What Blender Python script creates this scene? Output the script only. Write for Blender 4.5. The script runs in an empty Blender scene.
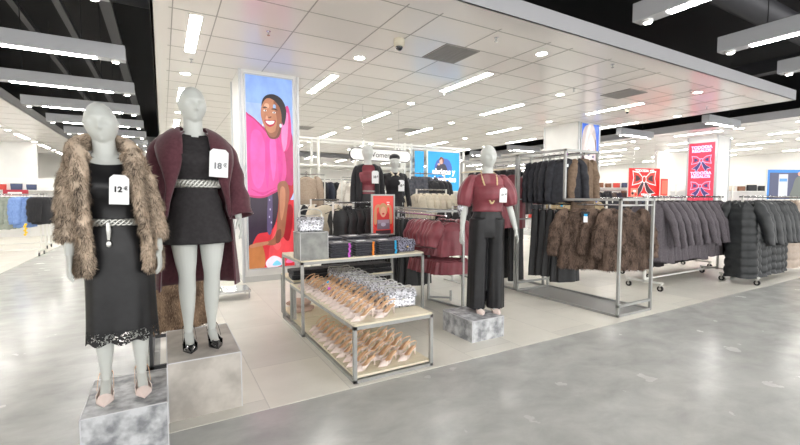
import bpy, bmesh, math, random
import numpy as np
from mathutils import Vector, Matrix, noise as mnoise
random.seed(7); RNG = np.random.default_rng(7)
S = bpy.context.scene; COL = S.collection
PI = math.pi
# ---------------------------------------------------------------- materials
def lin(c):
    r = []
    for v in c:
        v = v / 255.0
        r.append(v / 12.92 if v <= .04045 else ((v + .055) / 1.055) ** 2.4)
    return (*r, 1.0)
MC = {}
def pm(name, c1, rough=.6, metal=0.0, c2=None, scale=8.0, bump=0.0, bscale=60.0, emit=0.0, sheen=0.0, island=False,
       stretch=None, coat=0.0, contrast=(.35, .65), rrange=None, spec=.5, detail=4.0):
    if name in MC: return MC[name]
    m = bpy.data.materials.new(name); m.use_nodes = True
    nt = m.node_tree; N = nt.nodes; L = nt.links
    b = N['Principled BSDF']
    b.inputs['Base Color'].default_value = lin(c1); b.inputs['Roughness'].default_value = rough
    b.inputs['Metallic'].default_value = metal
    b.inputs['Specular IOR Level'].default_value = spec
    if sheen: b.inputs['Sheen Weight'].default_value = sheen
    if coat: b.inputs['Coat Weight'].default_value = coat; b.inputs['Coat Roughness'].default_value = .08
    tc = N.new('ShaderNodeTexCoord'); mp = N.new('ShaderNodeMapping')
    L.new(tc.outputs['Object'], mp.inputs['Vector'])
    if stretch: mp.inputs['Scale'].default_value = stretch
    if c2 is not None:
        if island:
            g = N.new('ShaderNodeNewGeometry'); nz = N.new('ShaderNodeTexNoise'); nz.inputs['Scale'].default_value = scale
            nz.inputs['Detail'].default_value = detail
            L.new(mp.outputs[0], nz.inputs['Vector'])
            ad = N.new('ShaderNodeMath'); ad.operation = 'MULTIPLY_ADD'; ad.inputs[1].default_value = .5; 
            L.new(g.outputs['Random Per Island'], ad.inputs[0]); L.new(nz.outputs[0], ad.inputs[2])
            cr = N.new('ShaderNodeValToRGB'); cr.color_ramp.elements[0].position = .5; cr.color_ramp.elements[1].position = .98
            L.new(ad.outputs[0], cr.inputs[0])
        else:
            nz = N.new('ShaderNodeTexNoise'); nz.inputs['Scale'].default_value = scale; nz.inputs['Detail'].default_value = detail
            L.new(mp.outputs[0], nz.inputs['Vector'])
            cr = N.new('ShaderNodeValToRGB'); cr.color_ramp.elements[0].position = contrast[0]; cr.color_ramp.elements[1].position = contrast[1]
            L.new(nz.outputs[0], cr.inputs[0])
        cr.color_ramp.elements[0].color = lin(c1); cr.color_ramp.elements[1].color = lin(c2)
        L.new(cr.outputs[0], b.inputs['Base Color'])
        if rrange:
            mr = N.new('ShaderNodeMapRange'); mr.inputs['To Min'].default_value = rrange[0]; mr.inputs['To Max'].default_value = rrange[1]
            L.new(nz.outputs[0], mr.inputs['Value']); L.new(mr.outputs[0], b.inputs['Roughness'])
    if bump:
        nb = N.new('ShaderNodeTexNoise'); nb.inputs['Scale'].default_value = bscale; nb.inputs['Detail'].default_value = 3
        L.new(mp.outputs[0], nb.inputs['Vector'])
        bp = N.new('ShaderNodeBump'); bp.inputs['Strength'].default_value = bump; bp.inputs['Distance'].default_value = .01
        L.new(nb.outputs[0], bp.inputs['Height']); L.new(bp.outputs[0], b.inputs['Normal'])
    if emit and c2 is not None:
        pass
    if emit:
        if c2 is not None: L.new(cr.outputs[0], b.inputs['Emission Color'])
        b.inputs['Emission Color'].default_value = lin(c1); b.inputs['Emission Strength'].default_value = emit
    MC[name] = m
    return m
# ---------------------------------------------------------------- mesh helper
class MB:
    def __init__(s): s.v = []; s.f = []; s.mi = []; s.cur = 0
    def add(s, vs, fs):
        n = len(s.v); s.v.extend([tuple(p) for p in vs]); s.f.extend([tuple(i + n for i in f) for f in fs]); s.mi.extend([s.cur] * len(fs)); return s
    def box(s, x0, x1, y0, y1, z0, z1):
        vs = [(x, y, z) for z in (z0, z1) for y in (y0, y1) for x in (x0, x1)]
        return s.add(vs, [(0, 2, 3, 1), (4, 5, 7, 6), (0, 1, 5, 4), (2, 6, 7, 3), (0, 4, 6, 2), (1, 3, 7, 5)])
    def cbox(s, cx, cy, cz, sx, sy, sz, rz=0.0):
        n = len(s.v); s.box(-sx/2, sx/2, -sy/2, sy/2, -sz/2, sz/2)
        c, q = math.cos(rz), math.sin(rz)
        for i in range(n, len(s.v)):
            x, y, z = s.v[i]; s.v[i] = (cx + c*x - q*y, cy + q*x + c*y, cz + z)
        return s
    def rings(s, R, caps=True, closed=True):
        n = len(R[0]); vs = [p for r in R for p in r]; fs = []
        m = n if closed else n - 1
        for i in range(len(R) - 1):
            for j in range(m):
                k = (j + 1) % n
                fs.append((i*n + j, i*n + k, (i+1)*n + k, (i+1)*n + j))
        if caps and closed:
            fs.append(tuple(range(n - 1, -1, -1))); fs.append(tuple((len(R)-1)*n + j for j in range(n)))
        return s.add(vs, fs)
    def tube(s, pts, rad, n=8, caps=True, flat=1.0, up=None):
        pts = [Vector(p) for p in pts]
        if not hasattr(rad, '__len__'): rad = [rad] * len(pts)
        R = []; ref = None
        for i, p in enumerate(pts):
            t = (pts[min(i+1, len(pts)-1)] - pts[max(i-1, 0)])
            if t.length < 1e-9: t = Vector((0, 0, 1))
            t.normalize()
            if ref is None:
                ref = Vector(up) if up else (Vector((1, 0, 0)) if abs(t.x) < .8 else Vector((0, 1, 0)))
            u = ref - t * ref.dot(t)
            if u.length < 1e-6: u = t.orthogonal()
            u.normalize(); w = t.cross(u); ref = u
            r = rad[i]
            R.append([p + u * (r * math.cos(2*PI*j/n)) + w * (r * flat * math.sin(2*PI*j/n)) for j in range(n)])
        return s.rings(R, caps)
    def ell(s, c, r, n=16, m=10):
        R = []
        for i in range(1, m):
            a = PI * i / m
            R.append([(c[0] + r[0]*math.sin(a)*math.cos(2*PI*j/n), c[1] + r[1]*math.sin(a)*math.sin(2*PI*j/n), c[2] - r[2]*math.cos(a)) for j in range(n)])
        return s.rings(R, True)
    def sq(s, pts, w):          # square-section bars between successive points
        for a, b in zip(pts[:-1], pts[1:]):
            a = Vector(a); b = Vector(b); t = (b - a).normalized()
            ref = Vector((0, 0, 1)) if abs(t.z) < .9 else Vector((1, 0, 0))
            u = t.cross(ref).normalized(); v = t.cross(u).normalized(); h = w / 2
            e = t * h
            A = [a - e + u*i*h + v*j*h for i, j in ((-1, -1), (1, -1), (1, 1), (-1, 1))]
            B = [b + e + u*i*h + v*j*h for i, j in ((-1, -1), (1, -1), (1, 1), (-1, 1))]
            s.rings([A, B], True)
        return s
    def mesh(s, name, mats):
        me = bpy.data.meshes.new(name); me.from_pydata(s.v, [], s.f)
        if not isinstance(mats, (list, tuple)): mats = [mats]
        for m in mats: me.materials.append(m)
        if any(s.mi): me.polygons.foreach_set('material_index', s.mi)
        bm = bmesh.new(); bm.from_mesh(me); bmesh.ops.recalc_face_normals(bm, faces=bm.faces); bm.to_mesh(me); bm.free()
        return me
    def build(s, name, mats, parent=None, smooth=False, loc=None, rz=0.0, bevel=0.0, solid=0.0, sub=0, nonorm=False):
        me = s.mesh(name, mats)
        o = bpy.data.objects.new(name, me); COL.objects.link(o)
        if parent: o.parent = parent
        if loc: o.location = loc
        o.rotation_euler.z = rz
        if bevel:
            md = o.modifiers.new('bevel', 'BEVEL'); md.width = bevel; md.segments = 2; md.limit_method = 'ANGLE'
        if solid:
            md = o.modifiers.new('solid', 'SOLIDIFY'); md.thickness = solid; md.offset = 0
        if sub:
            md = o.modifiers.new('sub', 'SUBSURF'); md.levels = sub; md.render_levels = sub
        if smooth:
            me.polygons.foreach_set('use_smooth', [True] * len(me.polygons))
        return o
def tag(o, label=None, cat=None, group=None, kind=None):
    if label: o['label'] = label
    if cat: o['category'] = cat
    if group: o['group'] = group
    if kind: o['kind'] = kind
    return o
def empty(name, loc=(0, 0, 0), rz=0.0, scale=1.0):
    o = bpy.data.objects.new(name, None); COL.objects.link(o); o.location = loc; o.rotation_euler.z = rz; o.scale = (scale,)*3
    o.empty_display_size = .1
    return o
def kids(o): return [c for c in bpy.data.objects if c.parent == o]
def copy_tree(o, parent=None):
    c = o.copy(); COL.objects.link(c); c.parent = parent
    for ch in kids(o): copy_tree(ch, c)
    return c
def place(proto, loc, rz=0.0, label=None, cat=None, group=None, scale=None):
    """first use moves the prototype itself, later uses copy it with its parts"""
    if proto.get('_used'):
        o = copy_tree(proto)
    else:
        o = proto
    proto['_used'] = 1; o['_used'] = 1
    o.location = loc; o.rotation_euler = (0, 0, rz)
    if scale: o.scale = scale if hasattr(scale, '__len__') else (scale,)*3
    return tag(o, label, cat, group)
ORD = ['first', 'second', 'third', 'fourth', 'fifth', 'sixth', 'seventh', 'eighth', 'ninth', 'tenth', 'eleventh', 'twelfth', 'thirteenth',
       'fourteenth', 'fifteenth', 'sixteenth', 'seventeenth', 'eighteenth', 'nineteenth', 'twentieth', 'twenty-first', 'twenty-second', 'twenty-third', 'twenty-fourth']
def struct(o): o['kind'] = 'structure'; return o
def remesh(mb, voxel, name, mats, smooth_it=4, fac=.5):
    """fuse overlapping closed shapes into one continuous surface"""
    me = mb.mesh('tmp', mats); o = bpy.data.objects.new('tmp', me); COL.objects.link(o)
    r = o.modifiers.new('r', 'REMESH'); r.mode = 'VOXEL'; r.voxel_size = voxel; r.use_smooth_shade = True
    if smooth_it:
        sm = o.modifiers.new('s', 'SMOOTH'); sm.factor = fac; sm.iterations = smooth_it
    dg = bpy.context.evaluated_depsgraph_get(); dg.update()
    me2 = bpy.data.meshes.new_from_object(o.evaluated_get(dg))
    bpy.data.objects.remove(o); me2.name = name
    return me2
def link(me, name, parent=None, loc=None, rz=0):
    o = bpy.data.objects.new(name, me); COL.objects.link(o)
    if parent: o.parent = parent
    if loc: o.location = loc
    o.rotation_euler.z = rz
    return o
def text(name, s, size, mat, parent, loc, rot, ext=.0008, align='CENTER', bold=0.0):
    cu = bpy.data.curves.new(name, 'FONT'); cu.body = s; cu.size = size; cu.extrude = ext; cu.align_x = align; cu.align_y = 'CENTER'; cu.offset = bold
    o = bpy.data.objects.new(name, cu); COL.objects.link(o)
    dg = bpy.context.evaluated_depsgraph_get(); dg.update()
    me = bpy.data.meshes.new_from_object(o.evaluated_get(dg)); bpy.data.objects.remove(o)
    me.materials.clear(); me.materials.append(mat)
    t = link(me, name, parent, loc); t.rotation_euler = rot
    return t
def fur_strands(me, n, length, width, seed, droop=1.0, clump=9.0, zmin=None, lift=.45):
    """tapered two-segment fibres rooted on the mesh; returned as one mesh together with its skin"""
    me.calc_loop_triangles()
    V = np.empty(len(me.vertices)*3); me.vertices.foreach_get('co', V); V = V.reshape(-1, 3)
    T = np.empty(len(me.loop_triangles)*3, dtype=np.int64); me.loop_triangles.foreach_get('vertices', T); T = T.reshape(-1, 3)
    rg = np.random.default_rng(seed)
    a, b, c = V[T[:, 0]], V[T[:, 1]], V[T[:, 2]]
    nr = np.cross(b - a, c - a); ar = np.linalg.norm(nr, axis=1); ar[ar < 1e-12] = 1e-12
    idx = rg.choice(len(T), n, p=ar/ar.sum())
    u = rg.random(n); w = rg.random(n); fl = u + w > 1; u[fl] = 1-u[fl]; w[fl] = 1-w[fl]
    P = a[idx] + (b[idx]-a[idx])*u[:, None] + (c[idx]-a[idx])*w[:, None]
    Nn = nr[idx]/ar[idx][:, None]
    cl = np.array([tuple(mnoise.noise_vector(Vector(tuple(p*clump)))) for p in P])
    D = Nn*lift + np.array([0, 0, -.8*droop]) + cl*.9 + rg.normal(0, .18, (n, 3))
    D /= np.linalg.norm(D, axis=1)[:, None]
    Ls = length*(.6 + .6*rg.random(n))
    side = np.cross(D, Nn); sl = np.linalg.norm(side, axis=1); sl[sl < 1e-6] = 1; side = side/sl[:, None]*width*.5
    D2 = D + np.array([0, 0, -.5*droop]); D2 /= np.linalg.norm(D2, axis=1)[:, None]
    M = P + D*(Ls*.5)[:, None]; E = M + D2*(Ls*.5)[:, None]
    W = np.stack([P - side - Nn*.002, P + side - Nn*.002, M + side*.8, M - side*.8, E], axis=1).reshape(-1, 3)
    n0 = len(V); base = n0 + np.arange(n)*5
    quads = np.stack([base, base+1, base+2, base+3], 1); tris = np.stack([base+3, base+2, base+4], 1)
    fs = [tuple(p.vertices) for p in me.polygons] + quads.tolist() + tris.tolist()
    out = bpy.data.meshes.new(me.name + '_fur')
    out.from_pydata(V.tolist() + W.tolist(), [], fs)
    for m in me.materials: out.materials.append(m)
    out.polygons.foreach_set('use_smooth', [True]*len(out.polygons))
    return out
def cr(pts, n=5, closed=False):
    """Catmull-Rom through points of any dimension"""
    P = [np.array(p, float) for p in pts]; m = len(P); out = []
    rng = range(m) if closed else range(m-1)
    for i in rng:
        g = (lambda k: P[k % m]) if closed else (lambda k: P[min(max(k, 0), m-1)])
        p0, p1, p2, p3 = g(i-1), g(i), g(i+1), g(i+2)
        for k in range(n):
            t = k/n
            out.append(.5*((2*p1) + (-p0+p2)*t + (2*p0-5*p1+4*p2-p3)*t*t + (-p0+3*p1-3*p2+p3)*t**3))
    if not closed: out.append(P[-1])
    return out
def interp(tab, z):
    """tab: rows (z, a, b, ...) with increasing z"""
    if z <= tab[0][0]: return tab[0][1:]
    for r0, r1 in zip(tab[:-1], tab[1:]):
        if z <= r1[0]:
            t = (z-r0[0])/(r1[0]-r0[0]); t = t*t*(3-2*t)*.5 + t*.5
            return tuple(a+(b-a)*t for a, b in zip(r0[1:], r1[1:]))
    return tab[-1][1:]
# ---------------------------------------------------------------- palette
M = {}
M['white'] = pm('white_paint', (232, 232, 230), .5, c2=(240, 240, 238), scale=2)
M['frame_white'] = pm('white_metal', (228, 228, 222), .4)
M['steel'] = pm('grey_lacquered_steel', (158, 159, 156), .38, .35, c2=(172, 173, 170), scale=5)
M['chrome'] = pm('chrome', (205, 207, 210), .16, 1.0)
M['manne'] = pm('mannequin_fibreglass', (196, 199, 195), .45, c2=(202, 205, 200), scale=3)
M['plinth'] = pm('marbled_concrete_plinth', (128, 130, 134), .42, c2=(204, 206, 208), scale=13, contrast=(.36, .64), detail=9, bump=.04)
M['plinth_b'] = pm('beige_concrete_plinth', (166, 160, 152), .5, c2=(194, 188, 180), scale=6, contrast=(.38, .62), detail=9, bump=.04)
M['plinth_edge'] = pm('plinth_edge', (205, 206, 208), .4)
M['board'] = pm('pale_wood_board', (222, 212, 186), .45, c2=(232, 223, 200), scale=3, stretch=(1, 12, 1))
M['black_cloth'] = pm('black_satin', (24, 24, 26), .42, c2=(33, 33, 35), scale=14, spec=.4)
M['black_knit'] = pm('black_knit', (26, 26, 29), .85, c2=(38, 38, 42), scale=60, bump=.25, bscale=220, sheen=.15)
M['black_wool'] = pm('dark_crepe', (36, 33, 35), .8, c2=(46, 43, 45), scale=40, bump=.1, bscale=300)
M['navy'] = pm('navy_chiffon', (30, 31, 37), .75, c2=(44, 45, 52), scale=20)
M['maroon'] = pm('burgundy_wool', (78, 36, 46), .85, c2=(90, 46, 56), scale=50, bump=.12, bscale=260, sheen=.3)
M['burg'] = pm('burgundy_satin', (118, 45, 55), .42, c2=(134, 58, 68), scale=9, sheen=.2)
M['grey_wool'] = pm('grey_wool', (80, 75, 80), .9, c2=(104, 98, 103), scale=90, bump=.3, bscale=200)
M['puffer'] = pm('black_nylon', (34, 37, 39), .45, c2=(46, 49, 51), scale=12)
M['puffer_b'] = pm('beige_nylon', (176, 160, 146), .5, c2=(190, 174, 160), scale=12)
M['cream'] = pm('cream_wool', (212, 202, 180), .85, c2=(224, 214, 194), scale=30)
M['taupe'] = pm('taupe_knit', (158, 140, 124), .9, c2=(174, 158, 142), scale=40, bump=.2)
M['brown_suede'] = pm('brown_suede', (104, 86, 70), .9, c2=(126, 106, 88), scale=25)
M['tan'] = pm('tan_cloth', (180, 160, 124), .8, c2=(190, 172, 138), scale=20)
M['blue'] = pm('blue_cotton', (112, 142, 200), .8, c2=(130, 160, 214), scale=16)
M['sage'] = pm('sage_cotton', (142, 150, 138), .85, c2=(158, 164, 152), scale=16)
M['fur_a'] = pm('tan_grey_fur', (66, 56, 50), .85, c2=(214, 194, 172), scale=13, island=True, stretch=(1.4, 1.4, .4), spec=.2)
M['fur_b'] = pm('dark_brown_fur', (46, 36, 31), .8, c2=(142, 120, 106), scale=9, island=True, stretch=(1.2, 1.2, .5), spec=.25)
M['fur_c'] = pm('brown_fur', (84, 66, 54), .85, c2=(176, 150, 124), scale=9, island=True, stretch=(1.2, 1.2, .5), spec=.2)
M['tagpaper'] = pm('tag_paper', (244, 245, 246), .6)
M['ink'] = pm('black_print', (30, 30, 32), .7)
M['ink_grey'] = pm('grey_print', (128, 130, 134), .7)
M['hanger'] = pm('clear_black_plastic', (38, 38, 40), .3)
M['hanger_l'] = pm('chrome_wire', (190, 190, 192), .25, .9)
M['blush'] = pm('blush_satin', (232, 212, 204), .28, c2=(240, 224, 216), scale=12, coat=.3)
M['insole'] = pm('peach_leather', (232, 192, 152), .5)
M['patent'] = pm('black_patent', (20, 20, 24), .08, coat=.8)
M['gold'] = pm('gold_metal', (214, 186, 120), .3, .9)
M['silver'] = pm('silver_metal', (205, 205, 200), .3, .8)
M['pearl'] = pm('pearl', (222, 212, 190), .3)
M['dark_dial'] = pm('black_enamel', (20, 20, 22), .3)
M['cyan'] = pm('cyan_sticker', (30, 170, 225), .5)
M['magenta'] = pm('magenta_sticker', (205, 90, 205), .5)
M['orange'] = pm('orange_sticker', (245, 140, 30), .5)
M['yellow'] = pm('yellow_plastic', (245, 200, 30), .5)
M['rubber'] = pm('grey_rubber', (70, 72, 75), .6)
M['red'] = pm('red_print', (222, 52, 48), .6)
M['dark_metal'] = pm('dark_steel', (40, 41, 44), .5, .5)
# glitter: voronoi facets, metallic
def glitter(name, c1, c2, sc):
    m = bpy.data.materials.new(name); m.use_nodes = True; nt = m.node_tree; b = nt.nodes['Principled BSDF']
    tc = nt.nodes.new('ShaderNodeTexCoord'); v = nt.nodes.new('ShaderNodeTexVoronoi'); v.inputs['Scale'].default_value = sc
    nt.links.new(tc.outputs['Object'], v.inputs['Vector'])
    r = nt.nodes.new('ShaderNodeValToRGB'); r.color_ramp.elements[0].color = lin(c1); r.color_ramp.elements[1].color = lin(c2)
    r.color_ramp.elements[0].position = .25; r.color_ramp.elements[1].position = .6
    nt.links.new(v.outputs['Color'], r.inputs[0]); nt.links.new(r.outputs[0], b.inputs['Base Color'])
    bp = nt.nodes.new('ShaderNodeBump'); bp.inputs['Strength'].default_value = .8; bp.inputs['Distance'].default_value = .01
    nt.links.new(v.outputs['Color'], bp.inputs['Height']); nt.links.new(bp.outputs[0], b.inputs['Normal'])
    b.inputs['Metallic'].default_value = .6; b.inputs['Roughness'].default_value = .38
    return m
M['glitter'] = glitter('silver_sequins', (128, 129, 134), (228, 228, 234), 70)
M['glitter_k'] = glitter('black_sequins', (12, 12, 16), (150, 150, 170), 90)
# lace: threads with real gaps
def lace(name):
    m = bpy.data.materials.new(name); m.use_nodes = True; nt = m.node_tree; b = nt.nodes['Principled BSDF']
    b.inputs['Base Color'].default_value = lin((26, 26, 28)); b.inputs['Roughness'].default_value = .7
    tc = nt.nodes.new('ShaderNodeTexCoord')
    v = nt.nodes.new('ShaderNodeTexNoise'); v.inputs['Scale'].default_value = 46; v.inputs['Detail'].default_value = 1.5; v.inputs['Distortion'].default_value = 1.6
    nt.links.new(tc.outputs['Object'], v.inputs['Vector'])
    g = nt.nodes.new('ShaderNodeMath'); g.operation = 'GREATER_THAN'; g.inputs[1].default_value = .44
    nt.links.new(v.outputs[0], g.inputs[0]); nt.links.new(g.outputs[0], b.inputs['Alpha'])
    return m
M['lace'] = lace('black_lace')
def backlit(name, c, s):
    'translucent film lit from behind: dark by itself, gives off its colour'
    m = pm(name, c, .3, emit=s, c2=tuple(min(255, int(q*1.1 + 5)) for q in c), scale=7, stretch=(1, 1, .6))
    b = m.node_tree.nodes['Principled BSDF']
    for l in list(b.inputs['Base Color'].links): m.node_tree.links.remove(l)
    b.inputs['Base Color'].default_value = tuple(v*.22 for v in lin(c)[:3]) + (1,)
    return m
def emis(name, c, s):
    return pm(name, c, .5, emit=s)
# ================================================================ SHELL
def concrete(name, c1, c2, rough=(.12, .34), tile=None):
    m = bpy.data.materials.new(name); m.use_nodes = True; nt = m.node_tree; N = nt.nodes; L = nt.links; b = N['Principled BSDF']
    tc = N.new('ShaderNodeTexCoord'); n1 = N.new('ShaderNodeTexNoise'); n1.inputs['Scale'].default_value = 2.6; n1.inputs['Detail'].default_value = 6; n1.inputs['Roughness'].default_value = .62; n1.inputs['Distortion'].default_value = .3
    mp = N.new('ShaderNodeMapping'); mp.inputs['Scale'].default_value = (1, 1.5, 1); mp.inputs['Rotation'].default_value = (0, 0, .5)
    L.new(tc.outputs['Object'], mp.inputs[0]); L.new(mp.outputs[0], n1.inputs['Vector'])
    cr_ = N.new('ShaderNodeValToRGB'); cr_.color_ramp.elements[0].position = .2; cr_.color_ramp.elements[1].position = .8
    cr_.color_ramp.elements[0].color = lin(c1); cr_.color_ramp.elements[1].color = lin(c2); L.new(n1.outputs[0], cr_.inputs[0])
    col = cr_.outputs[0]
    if tile:
        # each tile its own slight tone, with fine joints
        br = N.new('ShaderNodeTexBrick'); br.offset = .5; br.inputs['Scale'].default_value = 1.0
        br.inputs['Brick Width'].default_value = tile[0]; br.inputs['Row Height'].default_value = tile[1]; br.inputs['Mortar Size'].default_value = .004
        br.inputs['Color1'].default_value = (.93, .93, .93, 1); br.inputs['Color2'].default_value = (1.05, 1.05, 1.04, 1); br.inputs['Mortar'].default_value = (.8, .8, .8, 1)
        m2 = N.new('ShaderNodeMapping'); m2.inputs['Rotation'].default_value = (0, 0, PI/2); L.new(tc.outputs['Object'], m2.inputs[0]); L.new(m2.outputs[0], br.inputs['Vector'])
        mx = N.new('ShaderNodeMix'); mx.data_type = 'RGBA'; mx.blend_type = 'MULTIPLY'; mx.inputs[0].default_value = 1
        L.new(col, mx.inputs[6]); L.new(br.outputs['Color'], mx.inputs[7]); col = mx.outputs[2]
    L.new(col, b.inputs['Base Color'])
    n2 = N.new('ShaderNodeTexNoise'); n2.inputs['Scale'].default_value = 3.5; n2.inputs['Detail'].default_value = 6; L.new(tc.outputs['Object'], n2.inputs['Vector'])
    mr = N.new('ShaderNodeMapRange'); mr.inputs['To Min'].default_value = rough[0]; mr.inputs['To Max'].default_value = rough[1]; mr.inputs['From Min'].default_value = .1; mr.inputs['From Max'].default_value = .9
    L.new(n2.outputs[0], mr.inputs['Value']); L.new(mr.outputs[0], b.inputs['Roughness'])
    bp = N.new('ShaderNodeBump'); bp.inputs['Strength'].default_value = .03; bp.inputs['Distance'].default_value = .02
    L.new(n2.outputs[0], bp.inputs['Height']); L.new(bp.outputs[0], b.inputs['Normal'])
    b.inputs['Specular IOR Level'].default_value = .5
    return m
m_aisle = concrete('polished_concrete', (160, 161, 158), (200, 201, 197), (.1, .34))
m_aisle.node_tree.nodes['Principled BSDF'].inputs['Specular IOR Level'].default_value = .36
m_tile = concrete('pale_stone_tiles', (216, 213, 203), (228, 225, 216), (.3, .5), tile=(1.2, .6))
m_dark = pm('black_upper_ceiling', (22, 22, 25), .9)
m_ceil = pm('white_metal_ceiling', (244, 240, 236), .3, spec=.6, coat=.6)
m_fascia = pm('ceiling_fascia', (188, 188, 192), .5)
m_grid = pm('ceiling_joint', (176, 173, 169), .7)
m_wall = pm('wall_paint', (240, 238, 233), .7)
m_strip = emis('linear_lamp', (255, 252, 248), 38.0)
m_spot = emis('spot_lamp', (255, 250, 242), 34.0)
m_vent = pm('vent_grille', (140, 138, 137), .6, c2=(126, 124, 123), scale=70, stretch=(1, .05, 1))
XR, YF = 12.25, 18.9
o = struct(MB().box(-14, 26, -6, 30, -.1, 0).build('floor', m_aisle))
# display areas laid with pale tile, flush with the aisle
def slab(name, x0, x1, y0, y1):
    return struct(MB().box(x0, x1, y0, y1, -.02, .003).build(name, m_tile))
slab('floor_main_display', -.06, 12.3, 2.85, 19.2)
slab('floor_left_display', -14, -2.75, -2, 30)
struct(MB().box(6.5, 13, 2.842, 2.854, 0, .0045).build('trim_1', m_grid))
struct(MB().box(-14, 26, -6, 30, 5.2, 5.3).build('ceiling', m_dark))
def canopy(name, x0, x1, y0, y1, lines=True):
    mb = MB(); mb.box(x0, x1, y0, y1, 3.6, 3.62)
    mb.cur = 1; t = .03
    mb.box(x0, x1, y0 - .001, y0 + t, 3.6, 3.81).box(x0, x1, y1 - t, y1, 3.6, 3.81).box(x0 - .001, x0 + t, y0, y1, 3.6, 3.81).box(x1 - t, x1 + .001, y0, y1, 3.6, 3.81)
    mb.cur = 0; mb.box(x0, x1, y0, y1, 3.79, 3.81)
    return struct(mb.build(name, [m_ceil, m_fascia]))
canopy('ceiling_main', -.06, XR - .1, 3.7, YF)
canopy('ceiling_left', -14, -2.93, -2, 26)
canopy('ceiling_right', 14.6, 26, 2.0, 30)
canopy('ceiling_far', -2.0, 14.2, 21.2, 30)
# joints between ceiling panels: lanes for the lamps with two wide panels between
g = MB()
PITCH = 2.28
xs = []
x = .16
while x < XR - .3:
    for d in (0, .46, 1.37):
        if x + d < XR - .3: xs.append(x + d)
    x += PITCH
for x in xs: g.box(x - .006, x + .006, 4.05, YF - .3, 3.596, 3.601)
ys = [4.12 + .67*k for k in range(22)]
for y in ys: g.box(.12, XR - .3, y - .006, y + .006, 3.5965, 3.601)
struct(g.build('ceiling_joints', m_grid))
g = MB()
for k in range(7):
    x = 15.2 + 1.5*k; g.box(x, x + .012, 2.4, 29, 3.596, 3.601)
for k in range(30): g.box(14.8, 26, 2.6 + .9*k, 2.612 + .9*k, 3.596, 3.601)
for k in range(6):
    x = -13 + 1.8*k; g.box(x, x + .012, -2, 26, 3.596, 3.601)
for k in range(28): g.box(-14, -3.1, -1 + .95*k, -.988 + .95*k, 3.596, 3.601)
struct(g.build('ceiling_side_joints', m_grid))
struct(MB().box(-14, 26, 29.9, 30, 0, 5.3).build('wall_back', m_wall))
struct(MB().box(25.9, 26, -6, 30, 0, 5.3).build('wall_right', m_wall))
struct(MB().box(-14, -13.9, -2, 30, 0, 5.3).build('wall_left', m_wall))
# ------------------------------------------------------- beams and ducts under the black ceiling
m_duct = pm('dark_duct', (74, 74, 78), .5, .3)
for i, (x, z, w) in enumerate(((-.75, 4.75, .09), (-1.35, 4.5, .05), (-2.1, 4.7, .05))):
    b = MB().box(x - w, x + w, 2.0, 27, z, z + .1); tag(b.build('cable_tray', m_duct), ('wide', 'narrow', 'thin')[i] + ' dark cable tray running away under the black ceiling on the left', 'cable tray')
b = MB().tube([(-6, 8.6, 4.9), (0, 8.6, 4.9)], .16, 16); tag(b.build('ceiling_duct', m_duct, smooth=True), 'dark round air duct crossing above the left hanging lamps', 'air duct')
b = MB().tube([(4.2, 3.1, 4.5), (24, 3.1, 4.5)], .2, 18); tag(b.build('ceiling_duct', m_duct, smooth=True), 'dark round air duct above the front edge of the white ceiling', 'air duct')
for i, x in enumerate((7.6, 9.2, 11.2, 13.4)):
    b = MB().sq([(x, -3, 4.7 - .1*i), (x + .5, 3.4, 4.7 - .1*i)], .11); tag(b.build('cable_tray', m_duct), ORD[i] + ' dark steel channel from the left above the right hanging lamps', 'cable tray')
b = MB().sq([(12.8, 3, 4.6), (12.8, 20, 4.6)], .3); tag(b.build('ceiling_duct', m_duct), 'square dark duct in the slot right of the white ceiling', 'air duct')
# ------------------------------------------------------- lamps
def ceiling_light(x, y, label, ln=1.4, group='linear lamps flush in the main ceiling'):
    r = empty('ceiling_light', (x, y, 3.6)); tag(r, label, 'ceiling light', group)
    f = MB(); h = ln/2 + .012; w = .075
    f.box(-w, w, -h, -h + .012, -.004, .0).box(-w, w, h - .012, h, -.004, 0).box(-w, -w + .012, -h + .012, h - .012, -.004, 0).box(w - .012, w, -h + .012, h - .012, -.004, 0)
    f.build('frame', M['white'], r); MB().box(-w + .012, w - .012, -h + .012, h - .012, -.007, -.001).build('diffuser', m_strip, r)
def downlight(x, y, label, group='round downlights in the main ceiling'):
    r = empty('downlight', (x, y, 3.6)); tag(r, label, 'downlight', group)
    n = 20
    a = [[(R*math.cos(2*PI*j/n), R*math.sin(2*PI*j/n), z) for j in range(n)] for R, z in ((.1, 0), (.1, -.006), (.078, -.006), (.078, -.001))]
    MB().rings(a, False).build('trim_ring', M['white'], r)
    MB().rings([[(.077*math.cos(2*PI*j/n), .077*math.sin(2*PI*j/n), z) for j in range(n)] for z in (-.001, -.003)]).build('lamp_face', m_spot, r)
for ci in range(6):
    x = .41 + PITCH*ci; even = ci % 2 == 0
    y0 = 6.25 if even else 7.7; k = 0
    while y0 + .7 < YF:
        ceiling_light(x, y0, '%s linear lamp going away, %s lamp line from the white ceiling\'s outer corner' % (ORD[k], ORD[ci]))
        y0 += 3.75; k += 1
    y0 = 4.43 if even else 5.95; k = 0
    while y0 < YF - .2:
        if not (even and ci == 0 and k == 0): 
            downlight(x, y0, '%s round downlight going away, %s lamp line from the white ceiling\'s outer corner' % (ORD[k], ORD[ci]))
        y0 += 3.75; k += 1
k = 0
for ci, x in enumerate((-4.2, -6.6, -9.5)):
    for j in range(7):
        ceiling_light(x, 6.5 + 3.2*j + ci*.9, '%s linear lamp going away, %s line from the edge of the side ceiling' % (ORD[j], ORD[ci]), group='linear lamps in the left ceiling')
        if ci == 0: downlight(x, 8.1 + 3.2*j, '%s round downlight going away in the side ceiling over the fur coat shoulder' % ORD[j], 'round downlights in the left ceiling')
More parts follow.
